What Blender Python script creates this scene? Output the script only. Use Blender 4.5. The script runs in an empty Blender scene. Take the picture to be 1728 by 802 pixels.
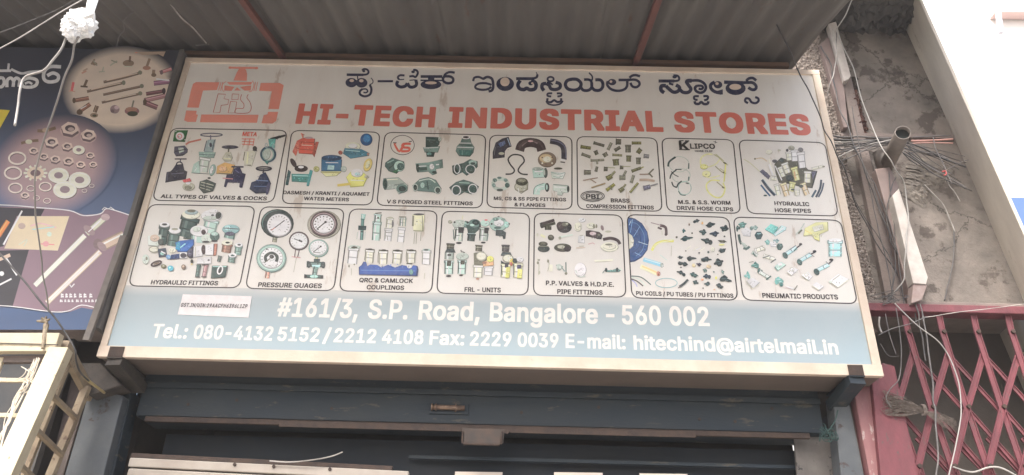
import bpy, math, random
import numpy as np
from mathutils import noise as mnoise
from mathutils import Vector, Matrix
from mathutils.geometry import tessellate_polygon

SC = bpy.context.scene
COL = SC.collection
rnd = random.Random(7)

# ------------------------------------------------------------------ camera
CAM = Vector((0.15106, -3.50257, 1.70445))
ROT = Matrix(((0.99965, -0.022743, 0.013514),
              (0.000809, -0.484333, -0.874883),
              (0.026443, 0.874588, -0.484145)))
FPX = 1320.0
cam = bpy.data.objects.new('camera', bpy.data.cameras.new('camera'))
COL.objects.link(cam)
cam.matrix_world = Matrix.Translation(CAM) @ ROT.to_4x4()
cam.data.sensor_width = 36.0
cam.data.lens = FPX * 36.0 / 1728.0
cam.data.clip_start = 0.05
cam.data.clip_end = 500
SC.camera = cam

# ------------------------------------------------------------------ world, sun, exposure
SUN_EL, SUN_AZ = math.radians(52), math.radians(205)     # azimuth: from +Y towards +X
wd = bpy.data.worlds.new('World'); SC.world = wd; wd.use_nodes = True
nt = wd.node_tree
bgn = nt.nodes['Background']
sky = nt.nodes.new('ShaderNodeTexSky'); sky.sky_type = 'NISHITA'; sky.sun_disc = False
sky.sun_elevation = SUN_EL; sky.sun_rotation = SUN_AZ
sky.air_density = 1.0; sky.dust_density = 6.0; sky.ozone_density = 1.0
nt.links.new(sky.outputs[0], bgn.inputs[0]); bgn.inputs[1].default_value = 0.11
sl = bpy.data.lights.new('sun', 'SUN'); sl.energy = 1.8; sl.angle = math.radians(25); sl.color = (1, .98, .955)
so = bpy.data.objects.new('sun', sl); COL.objects.link(so)
sd = Vector((math.sin(SUN_AZ) * math.cos(SUN_EL), math.cos(SUN_AZ) * math.cos(SUN_EL), math.sin(SUN_EL)))
so.rotation_euler = sd.to_track_quat('Z', 'Y').to_euler()
SC.view_settings.view_transform = 'Standard'; SC.view_settings.look = 'None'
SC.view_settings.exposure = 1.85; SC.view_settings.gamma = 1

# ------------------------------------------------------------------ helpers
def ray(px, py):
    return ROT @ Vector(((px - 864) / FPX, -(py - 401) / FPX, -1))
def at(px, py, y):
    d = ray(px, py); k = (y - CAM.y) / d.y
    return CAM + d * k
def on_awn(px, py, off=0.0):
    d = ray(px, py); s = AW_S
    k = (AW_Z - off + s * CAM.y - CAM.z) / (d.z - s * d.y)
    return CAM + d * k
AW_Z, AW_S = 4.862, math.tan(math.radians(18))

def s2l(c):
    return c / 12.92 if c <= .04045 else ((c + .055) / 1.055) ** 2.4
def hx(h, gain=1.6, mx=.82):
    if len(h) == 3: h = ''.join(c + c for c in h)
    v = [s2l(int(h[i:i + 2], 16) / 255) * gain for i in (0, 2, 4)]; g = .3 * v[0] + .6 * v[1] + .1 * v[2]
    q = min(1, (g / .45) ** .35); v = [x * q for x in v]; g *= q
    t = (1.0, 1.0, 1.02)
    return tuple(min(mx, (x * 1.0 + g * .0) * t[i] + .012) for i, x in enumerate(v))

class MB:
    def __init__(s): s.v = []; s.f = []; s.c = []
    def poly(s, pts, c=None):
        n = len(s.v); s.v += [tuple(p) for p in pts]; s.f.append(tuple(range(n, n + len(pts))))
        if c is not None: s.c += [c] * len(pts)
        return n
    def box(s, a, b, J=None):
        x0, y0, z0 = a; x1, y1, z1 = b
        s.hexa([(x0, y0, z0), (x1, y0, z0), (x1, y1, z0), (x0, y1, z0), (x0, y0, z1), (x1, y0, z1), (x1, y1, z1), (x0, y1, z1)])
    def hexa(s, p):
        n = len(s.v); s.v += [tuple(q) for q in p]
        for f in ((0, 3, 2, 1), (4, 5, 6, 7), (0, 1, 5, 4), (1, 2, 6, 5), (2, 3, 7, 6), (3, 0, 4, 7)):
            s.f.append(tuple(n + i for i in f))
    def bar(s, p0, p1, w, d, up=(0, -1, 0)):
        """box along p0-p1, w across, d along `up`"""
        p0, p1 = Vector(p0), Vector(p1); t = (p1 - p0).normalized(); u = Vector(up)
        u = (u - t * u.dot(t)).normalized(); r = t.cross(u)
        q = []
        for p in (p0, p1):
            q += [p - r * w / 2 - u * d / 2, p + r * w / 2 - u * d / 2, p + r * w / 2 + u * d / 2, p - r * w / 2 + u * d / 2]
        s.hexa(q)
    def prism(s, pts, dv):
        """closed outline extruded by vector dv"""
        pts = [Vector(p) for p in pts]; n = len(s.v); m = len(pts); dv = Vector(dv)
        s.v += [tuple(p) for p in pts] + [tuple(p + dv) for p in pts]
        s.f.append(tuple(range(n, n + m))); s.f.append(tuple(range(n + 2 * m - 1, n + m - 1, -1)))
        for i in range(m):
            j = (i + 1) % m; s.f.append((n + i, n + m + i, n + m + j, n + j))
    def tube(s, pts, r, sides=7, smooth=True, r1=None):
        pts = [Vector(p) for p in pts]
        if smooth and len(pts) > 2: pts = catmull(pts, 5)
        n = len(s.v); m = len(pts); up = Vector((0.13, 0.3, 1)).normalized()
        for i, p in enumerate(pts):
            t = (pts[min(i + 1, m - 1)] - pts[max(i - 1, 0)]).normalized()
            a = t.cross(up)
            if a.length < .05: a = t.cross(Vector((1, 0, 0)))
            a.normalize(); b = t.cross(a)
            rr = r if r1 is None else r + (r1 - r) * i / (m - 1)
            for k in range(sides):
                w = 2 * math.pi * k / sides
                s.v.append(tuple(p + a * rr * math.cos(w) + b * rr * math.sin(w)))
        for i in range(m - 1):
            for k in range(sides):
                k2 = (k + 1) % sides
                s.f.append((n + i * sides + k, n + i * sides + k2, n + (i + 1) * sides + k2, n + (i + 1) * sides + k))
        s.f.append(tuple(n + k for k in range(sides))[::-1]); s.f.append(tuple(n + (m - 1) * sides + k for k in range(sides)))
    def grid(s, P, nu, nv):
        n = len(s.v)
        for j in range(nv + 1):
            for i in range(nu + 1): s.v.append(tuple(P(i / nu, j / nv)))
        for j in range(nv):
            for i in range(nu):
                a = n + j * (nu + 1) + i; s.f.append((a, a + 1, a + nu + 2, a + nu + 1))

def catmull(p, k=5):
    q = [p[0]] + list(p) + [p[-1]]; out = []
    for i in range(1, len(q) - 2):
        a, b, c, d = q[i - 1], q[i], q[i + 1], q[i + 2]
        for j in range(k):
            t = j / k
            out.append(.5 * ((2 * b) + (c - a) * t + (2 * a - 5 * b + 4 * c - d) * t * t + (3 * b - a - 3 * c + d) * t ** 3))
    out.append(q[-2]); return out

def obj(name, m, mat, parent=None, smooth=False, bevel=0, kind=None, label=None):
    me = bpy.data.meshes.new(name); me.from_pydata(m.v, [], m.f)
    if m.c:
        at_ = me.color_attributes.new('Col', 'FLOAT_COLOR', 'POINT')
        arr = np.ones((len(m.v), 4), np.float32); arr[:, :3] = np.array(m.c, np.float32); at_.data.foreach_set('color', arr.ravel())
    me.materials.append(mat); me.validate(); me.update()
    if smooth: me.polygons.foreach_set('use_smooth', [True] * len(me.polygons))
    o = bpy.data.objects.new(name, me); COL.objects.link(o)
    if parent:
        o.parent = parent; o.matrix_parent_inverse = Matrix.Translation(-parent.location)
    if bevel:
        b = o.modifiers.new('bevel', 'BEVEL'); b.width = bevel; b.segments = 2; b.limit_method = 'ANGLE'
    if kind: o['kind'] = kind
    if label: o['label'] = label
    return o
def thing(name, loc, label, cat, group=None):
    o = bpy.data.objects.new(name, None); COL.objects.link(o); o.location = loc; o.empty_display_size = .1
    o['label'] = label; o['category'] = cat
    if group: o['group'] = group
    return o
def tag(o, label, cat, group=None):
    o['label'] = label; o['category'] = cat
    if group: o['group'] = group
    return o

# ------------------------------------------------------------------ materials
MATS = {}
def mat(name, c, rough=.6, metal=0., c2=None, scale=6., bump=0., bscale=60., c3=None, s3=25., thr=.62, spec=.4, stretch=(1, 1, 1), vc=False, amt=1.0, crack=None):
    """base colour c drifting towards c2 by soft noise; c3 = sharp patches (wear, rust, dirt); relief by bump"""
    if name in MATS: return MATS[name]
    m = bpy.data.materials.new(name); m.use_nodes = True; n = m.node_tree.nodes; l = m.node_tree.links
    b = n['Principled BSDF']; b.inputs['Roughness'].default_value = rough; b.inputs['Metallic'].default_value = metal
    b.inputs['Specular IOR Level'].default_value = spec
    tc = n.new('ShaderNodeNewGeometry'); mp = n.new('ShaderNodeMapping'); mp.inputs['Scale'].default_value = stretch
    l.new(tc.outputs['Position'], mp.inputs['Vector'])
    def noise(sc, det=5, r=.6):
        t = n.new('ShaderNodeTexNoise'); t.inputs['Scale'].default_value = sc; t.inputs['Detail'].default_value = det
        t.inputs['Roughness'].default_value = r; l.new(mp.outputs[0], t.inputs['Vector']); return t
    def mix(fac, a, c_):
        x = n.new('ShaderNodeMix'); x.data_type = 'RGBA'
        l.new(fac, x.inputs['Factor'])
        if isinstance(a, tuple): x.inputs['A'].default_value = (*a, 1)
        else: l.new(a, x.inputs['A'])
        if isinstance(c_, tuple): x.inputs['B'].default_value = (*c_, 1)
        else: l.new(c_, x.inputs['B'])
        return x.outputs['Result']
    def ramp(src, a, b_):
        r = n.new('ShaderNodeMapRange'); r.inputs['From Min'].default_value = a; r.inputs['From Max'].default_value = b_
        l.new(src, r.inputs['Value']); return r.outputs['Result']
    cur = c
    if vc:
        a = n.new('ShaderNodeAttribute'); a.attribute_name = 'Col'; cur = a.outputs['Color']
    if c2 is not None:
        f = ramp(noise(scale).outputs['Fac'], .35, .7)
        if amt < 1:
            mm = n.new('ShaderNodeMath'); mm.operation = 'MULTIPLY'; mm.inputs[1].default_value = amt; l.new(f, mm.inputs[0]); f = mm.outputs[0]
        cur = mix(f, cur, c2)
    if c3 is not None: cur = mix(ramp(noise(s3, 8, .7).outputs['Fac'], thr, thr + .05), cur, c3)
    if crack:
        vo = n.new('ShaderNodeTexVoronoi'); vo.feature = 'DISTANCE_TO_EDGE'; vo.inputs['Scale'].default_value = crack
        ad = n.new('ShaderNodeVectorMath'); ad.operation = 'MULTIPLY_ADD'; ad.inputs[1].default_value = (.35, .35, .35)
        l.new(noise(3, 8, .7).outputs['Color'], ad.inputs[0]); l.new(mp.outputs[0], ad.inputs[2]); l.new(ad.outputs[0], vo.inputs['Vector'])
        cur = mix(ramp(vo.outputs['Distance'], .010, .0), cur, (.05, .045, .04))
    if isinstance(cur, tuple): b.inputs['Base Color'].default_value = (*cur, 1)
    else: l.new(cur, b.inputs['Base Color'])
    if bump:
        bp = n.new('ShaderNodeBump'); bp.inputs['Strength'].default_value = bump; bp.inputs['Distance'].default_value = .01
        l.new(noise(bscale, 6, .65).outputs['Fac'], bp.inputs['Height']); l.new(bp.outputs[0], b.inputs['Normal'])
    MATS[name] = m; return m

PAPER = (.77, .75, .70)
m_face = mat('sign_face', PAPER, .38, c2=(.69, .65, .59), scale=1.6, c3=(.58, .51, .44), s3=3.2, thr=.60, bump=.16, bscale=1.8, amt=.85, stretch=(2.5, 1, .7))
m_ink = mat('print_ink', (.5, .5, .5), .4, vc=True, c2=(.55, .48, .42), scale=40, amt=.12)
m_red = mat('red_print', (.63, .165, .12), .45, c2=(.65, .24, .18), scale=5, amt=.6)
m_black = mat('black_print', (.045, .035, .035), .45)
m_navy = mat('navy_print', (.028, .035, .085), .45, c2=(.07, .06, .10), scale=30, amt=.5)
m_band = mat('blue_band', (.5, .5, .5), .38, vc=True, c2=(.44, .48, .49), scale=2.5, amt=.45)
m_white = mat('white_print', (.80, .78, .72), .4, c2=(.68, .66, .62), scale=14)
m_frame = mat('cream_frame', (.70, .61, .50), .5, c2=(.58, .46, .36), scale=5, c3=(.30, .20, .13), s3=16, thr=.66, bump=.15)
m_under = mat('box_sheet', (.165, .132, .112), .55, c2=(.13, .104, .088), scale=4, c3=(.22, .14, .09), s3=7, thr=.70, bump=.1)
m_grime = mat('grimy_steel', (.045, .040, .036), .7, c2=(.075, .062, .052), scale=14, bump=.4)
m_rust = mat('rusty_steel', (.042, .030, .026), .75, c2=(.07, .046, .034), scale=20, bump=.3, c3=(.05, .04, .04), s3=40)
m_tin = mat('dull_tin', (.135, .128, .118), .66, .1, c2=(.105, .098, .092), scale=2.2, c3=(.12, .085, .065), s3=4, thr=.62, bump=.25, bscale=18, stretch=(2, .5, .5))
m_rafter = mat('red_oxide', (.17, .065, .052), .75, c2=(.11, .055, .048), scale=7, bump=.2)
m_timber = mat('old_timber', (.20, .12, .08), .8, c2=(.10, .07, .05), scale=8, stretch=(.4, 2, 6), bump=.4)
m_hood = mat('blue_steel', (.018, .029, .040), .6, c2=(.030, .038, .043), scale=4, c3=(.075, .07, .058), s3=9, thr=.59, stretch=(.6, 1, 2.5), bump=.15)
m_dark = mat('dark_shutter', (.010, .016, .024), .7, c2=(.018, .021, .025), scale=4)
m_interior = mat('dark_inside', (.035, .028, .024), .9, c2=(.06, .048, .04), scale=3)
m_blue = mat('faded_blue_paint', (.115, .125, .13), .6, c2=(.08, .09, .10), scale=6, c3=(.06, .045, .04), s3=10, thr=.60, bump=.25)
m_pink = mat('pink_paint', (.195, .060, .072), .62, c2=(.135, .048, .056), scale=9, c3=(.10, .075, .07), s3=30, thr=.60, bump=.3, stretch=(1.6, 1.6, .7))
m_cream = mat('cream_paint', (.60, .53, .38), .55, c2=(.46, .38, .26), scale=6, c3=(.24, .15, .09), s3=18, thr=.62, bump=.2)
m_wall = mat('weathered_plaster', (.225, .198, .175), .94, c2=(.115, .105, .095), scale=4.5, c3=(.10, .085, .075), s3=6, thr=.54, bump=1.0, bscale=16, crack=1.7)
m_peb = mat('pebble_dash', (.42, .37, .33), .9, c2=(.22, .19, .17), scale=55, c3=(.12, .09, .08), s3=60, thr=.55, bump=1.0, bscale=120)
m_fin = mat('pale_plaster', (.60, .56, .49), .88, c2=(.46, .42, .37), scale=3, c3=(.40, .36, .31), s3=5, thr=.63, bump=.35, bscale=18, stretch=(1.5, 1.5, .5))
m_post = mat('brown_cement', (.24, .20, .18), .9, c2=(.16, .13, .12), scale=5, bump=.4)
m_conduit = mat('pale_lit_casing', (.52, .49, .45), .65, c2=(.36, .32, .295), scale=9, c3=(.30, .18, .16), s3=30, thr=.70)  # light on the lower casing's bright face is put into this paler colour
m_pinkcas = mat('pink_casing', (.24, .185, .17), .6, c2=(.18, .14, .13), scale=7)
m_pipe = mat('grey_pipe', (.19, .165, .145), .55, c2=(.12, .105, .095), scale=12, bump=.2)
m_mouth_shade = mat('mouth_shade', (.03, .035, .035), .9)
m_wb = mat('black_cable', (.05, .05, .055), .5, c2=(.12, .11, .10), scale=15)
m_wg = mat('grey_cable', (.17, .16, .155), .5, c2=(.09, .085, .085), scale=20)
m_ww = mat('white_cable', (.48, .46, .43), .55, c2=(.20, .185, .17), scale=9)
m_wy = mat('yellow_cable', (.40, .32, .16), .5)
m_wr = mat('pink_cable', (.52, .30, .26), .5)
m_plastic = mat('white_plastic', (.86, .86, .85), .3, bump=.5, bscale=40)
m_straw = mat('dry_cord', (.11, .09, .078), .85, c2=(.22, .185, .16), scale=60)
m_green = mat('green_cord', (.03, .065, .06), .7)
m_brass = mat('worn_brass', (.26, .18, .13), .5, .5, c2=(.12, .08, .06), scale=40)
m_plate = mat('steel_plate', (.05, .042, .038), .55, .3, c2=(.08, .055, .042), scale=20)
m_ground = mat('asphalt', (.16, .15, .14), .9, c2=(.22, .20, .18), scale=.8, bump=.3)
m_pave = mat('pavement', (.34, .32, .29), .9, c2=(.26, .24, .22), scale=3, bump=.3)
m_ptr = mat('poster_sheet', (.5, .5, .5), .42, vc=True, c2=(.12, .12, .16), scale=6, amt=.15)
m_bwall = mat('sunlit_wall', (.85, .84, .80), .9, c2=(.80, .78, .74), scale=.5)
m_bpink = mat('pink_board', (.82, .60, .56), .7)
m_bblue = mat('blue_board', (.09, .16, .42), .6)
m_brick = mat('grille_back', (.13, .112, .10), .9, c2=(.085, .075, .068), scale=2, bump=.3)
m_poly = mat('blue_tarp', (.10, .17, .30), .6)
m_tube = mat('batten_white', (.38, .34, .295), .5, c2=(.30, .26, .22), scale=8, c3=(.30, .22, .15), s3=30, thr=.68)

# ------------------------------------------------------------------ flat print
class Ink:
    """flat print laid on a plane of constant y: every shape is a coloured sheet a hair proud of the one below"""
    def __init__(s, ox, oy, k, y, step=.00006, seed=1, jit=.10, gain=1.6):
        s.ox, s.oy, s.k, s.y, s.step = ox, oy, k, y, step; s.m = MB(); s.n = 0; s.r = random.Random(seed); s.j = jit; s.gain = gain; s.fl = False
    xmax = 99.
    def w(s, x, z):
        p = at(s.ox + x / s.k, s.oy + z / s.k, s.y - s.n * s.step); p.x = min(p.x, s.xmax); return p
    def add(s, pts, cols):
        if len(pts) < 3: return
        P = [s.w(*p) for p in pts]; n = len(s.m.v); s.m.v += [tuple(p) for p in P]
        s.m.c += cols
        tr = tessellate_polygon([[Vector((p.x, p.z, 0)) for p in P]])
        for t in tr:
            a, b, c = (P[i] for i in t)
            if (b - a).cross(c - a).y > 0: t = (t[0], t[2], t[1])
            s.m.f.append(tuple(n + i for i in t))
        s.n += 1
    def jc(s, c, n, j=None):
        j = s.j if j is None else j; out = []
        for _ in range(n):
            g = 1 + s.r.uniform(-j, j); out.append(tuple(min(.85, v * g) for v in c))
        return out
    def poly(s, c, pts, j=None): s.add(pts, s.jc(c, len(pts), j))
    def ell(s, c, cx, cy, rx, ry, rot=0, j=None, n=20):
        a = math.radians(rot); ca, sa = math.cos(a), math.sin(a); pts = []
        for i in range(n):
            t = 2 * math.pi * i / n; x, y = rx * math.cos(t), ry * math.sin(t); pts.append((cx + x * ca - y * sa, cy + x * sa + y * ca))
        s.poly(c, pts, j)
    def strip(s, c, w, pts, smooth=True, cols=None, closed=False):
        pts = [Vector(p) for p in pts]
        if smooth and len(pts) > 2: pts = catmull(pts, 4)
        L, R = [], []; m = len(pts)
        for i, p in enumerate(pts):
            a = pts[(i - 1) % m] if closed else pts[max(i - 1, 0)]; b = pts[(i + 1) % m] if closed else pts[min(i + 1, m - 1)]
            t = (b - a); t = t.normalized() if t.length else Vector((1, 0)); nrm = Vector((-t.y, t.x)) * w / 2
            L.append(p + nrm); R.append(p - nrm)
        n0 = len(s.m.v)
        for a, b in zip(L, R): s.m.v += [tuple(s.w(*a)), tuple(s.w(*b))]
        cc = s.jc(c, m); s.m.c += [q for q in cc for _ in (0, 1)]
        for i in range(m if closed else m - 1):
            j = (i + 1) % m; s.m.f.append((n0 + 2 * i, n0 + 2 * i + 1, n0 + 2 * j + 1, n0 + 2 * j))
        s.n += 1
    def ring(s, c, cx, cy, rx, ry, w, rot=0, a0=0, a1=360, n=28):
        a = math.radians(rot); ca, sa = math.cos(a), math.sin(a); full = (a1 - a0) >= 360; pts = []
        for i in range(n if full else n + 1):
            t = math.radians(a0 + (a1 - a0) * i / n); x, y = (rx - w / 2) * math.cos(t), (ry - w / 2) * math.sin(t)
            pts.append((cx + x * ca - y * sa, cy + x * sa + y * ca))
        s.strip(c, w, pts, False, closed=full)
    def glow(s, c1, c2, cx, cy, rx, ry, inner=.8, n=40, rot=0):
        a = math.radians(rot); ca, sa = math.cos(a), math.sin(a)
        def pt(t, f):
            x, y = rx * f * math.cos(t), ry * f * math.sin(t); return (cx + x * ca - y * sa, cy + x * sa + y * ca)
        T = [2 * math.pi * i / n for i in range(n)]
        s.add([pt(t, inner) for t in T], s.jc(c1, n, .04)); s.n -= 1
        n0 = len(s.m.v)
        for t in T: s.m.v += [tuple(s.w(*pt(t, inner))), tuple(s.w(*pt(t, 1)))]; s.m.c += [c1, c2 or bgcol(*(lambda q: (q.x, q.z))(s.w(*pt(t, 1))))]
        for i in range(n): j = (i + 1) % n; s.m.f.append((n0 + 2 * i, n0 + 2 * i + 1, n0 + 2 * j + 1, n0 + 2 * j))
        s.n += 1
    def tubep(s, c, w, pts, smooth=True):
        """a printed photo of something round: dark rim, body, bright line"""
        dk = tuple(v * .45 for v in c); lt = tuple(min(.8, v * 1.7 + .05) for v in c)
        s.strip(dk, w, pts, smooth); s.strip(c, w * .74, pts, smooth)
        P = [Vector(p) for p in pts]; t = (P[-1] - P[0]); t = t.normalized() if t.length else Vector((1, 0)); nn = Vector((-t.y, t.x))
        if nn.y > 0 or (abs(nn.y) < .25 and nn.x > 0): nn = -nn
        s.strip(lt, w * .16, [p + nn * w * .16 for p in P], smooth)
        L_ = (P[-1] - P[0]).length
        if s.fl and w > 19 and L_ > w * .8 and len(P) == 2:
            d_ = (P[1] - P[0]).normalized(); e_ = min(L_ * .22, w * .45)
            s.strip(dk, w * 1.16, [P[0], P[0] + d_ * e_], False); s.strip(tuple(min(.8, v * 1.15) for v in c), w * 1.0, [P[0] + d_ * e_ * .25, P[0] + d_ * e_ * .8], False)
            s.strip(dk, w * .8, [P[0] + d_ * L_ * .58, P[0] + d_ * L_ * .64], False); s.strip(lt, w * .3, [P[0] + d_ * L_ * .66, P[0] + d_ * L_ * .72], False)
    def blob(s, c, x, y, w, h):
        r = s.r; ang = r.uniform(-.35, .35)
        for (dx, dy, ww, hh) in ((0, 0, .95, .48), (r.uniform(-.22, .22), r.uniform(-.1, .1), .45, 1.0), (r.uniform(-.35, .35), .12, .4, .8)):
            pts = []
            for i in range(8):
                t = 2 * math.pi * i / 8 + .3; q = r.uniform(.8, 1.12)
                px, py = dx * w + ww * w / 2 * q * math.cos(t), dy * h + hh * h / 2 * q * math.sin(t)
                pts.append((x + px * math.cos(ang) - py * math.sin(ang), y + px * math.sin(ang) + py * math.cos(ang)))
            s.poly(c, pts, .35)
        lt = tuple(min(.7, v * 2.4 + .05) for v in c)
        s.strip(lt, h * .10, [(x - w * .3, y - h * .12), (x + w * .1, y - h * .08)], False)
        s.strip(lt, h * .10, [(x - w * .05, y + h * .2), (x + w * .2, y + h * .15)], False)
    def run(s, txt):
        for ln in txt.replace('\n', ';').split(';'):
            q = ln.split()
            if not q: continue
            kd, c = q[0], hx(q[1], s.gain); a = [float(v) for v in q[2:]]
            if s.fl and c[1] > c[0] * 1.05 and c[1] > c[2] and q[1] not in ('263', '364'): c = (c[0] + .12 * (c[1] - c[0]), c[1] * .94, max(c[2], c[1] * .84))
            prs = lambda b: [(b[i], b[i + 1]) for i in range(0, len(b) - 1, 2)]
            if kd in 'pe' and s.fl:
                if kd == 'p':
                    P_ = prs(a); xs_ = [p[0] for p in P_]; ys_ = [p[1] for p in P_]
                    cx, cy, hw, hh = sum(xs_) / len(xs_), sum(ys_) / len(ys_), (max(xs_) - min(xs_)) / 2, (max(ys_) - min(ys_)) / 2
                else: cx, cy, hw, hh = a[:4]
                big = min(hw, hh) > 13; dk = tuple(v * .45 for v in c)
                if big and kd == 'p': s.poly(dk, [(cx + (x - cx) * 1.05 + 2, cy + (y - cy) * 1.06 + 3) for x, y in P_], .3)
                elif big: s.ell(dk, cx + 2, cy + 3, hw * 1.05, hh * 1.07, *(a[4:5]))
                s.poly(c, P_, .3) if kd == 'p' else s.ell(c, *a)
                if big:
                    for i in range(min(16, 4 + int(hw * hh / 260))):
                        t, q_ = s.r.uniform(0, 6.28), s.r.uniform(.1, .68); x, y = cx + hw * q_ * math.cos(t), cy + hh * q_ * math.sin(t)
                        g = s.r.choice((.35, .5, 1.6, 2.1)); cc = tuple(min(.78, v * g + (.05 if g > 1 else 0)) for v in c)
                        ln_ = s.r.uniform(5, 16); th_ = s.r.choice((0, .2, -.3, 1.4, 1.7)); s.strip(cc, s.r.uniform(2.5, 5.5), [(x, y), (x + ln_ * math.cos(th_), y + ln_ * math.sin(th_))], False); s.n -= 1
                    s.n += 1
                continue
            if kd == 'p': s.poly(c, prs(a))
            elif kd == 'e': s.ell(c, *a)
            elif kd == 'o': s.ring(c, *a)
            elif kd == 'l': s.strip(c, a[0], prs(a[1:]))
            elif kd == 'k': s.strip(c, a[0], prs(a[1:]), False)
            elif kd == 't': s.tubep(c, a[0], prs(a[1:]), len(a) > 5)
            elif kd == 'f': s.blob(c, *a)
            elif kd == 'i':       # ticks round a dial: cx cy rx ry n w
                cx, cy, rx, ry, n, w = a
                for i in range(int(n)):
                    t = math.radians(130 + 280 * i / (n - 1)); x, y = math.cos(t), math.sin(t)
                    s.strip(c, w, [(cx + rx * x, cy + ry * y), (cx + rx * .84 * x, cy + ry * .84 * y)], False)
                    s.n -= 1
                s.n += 1

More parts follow.
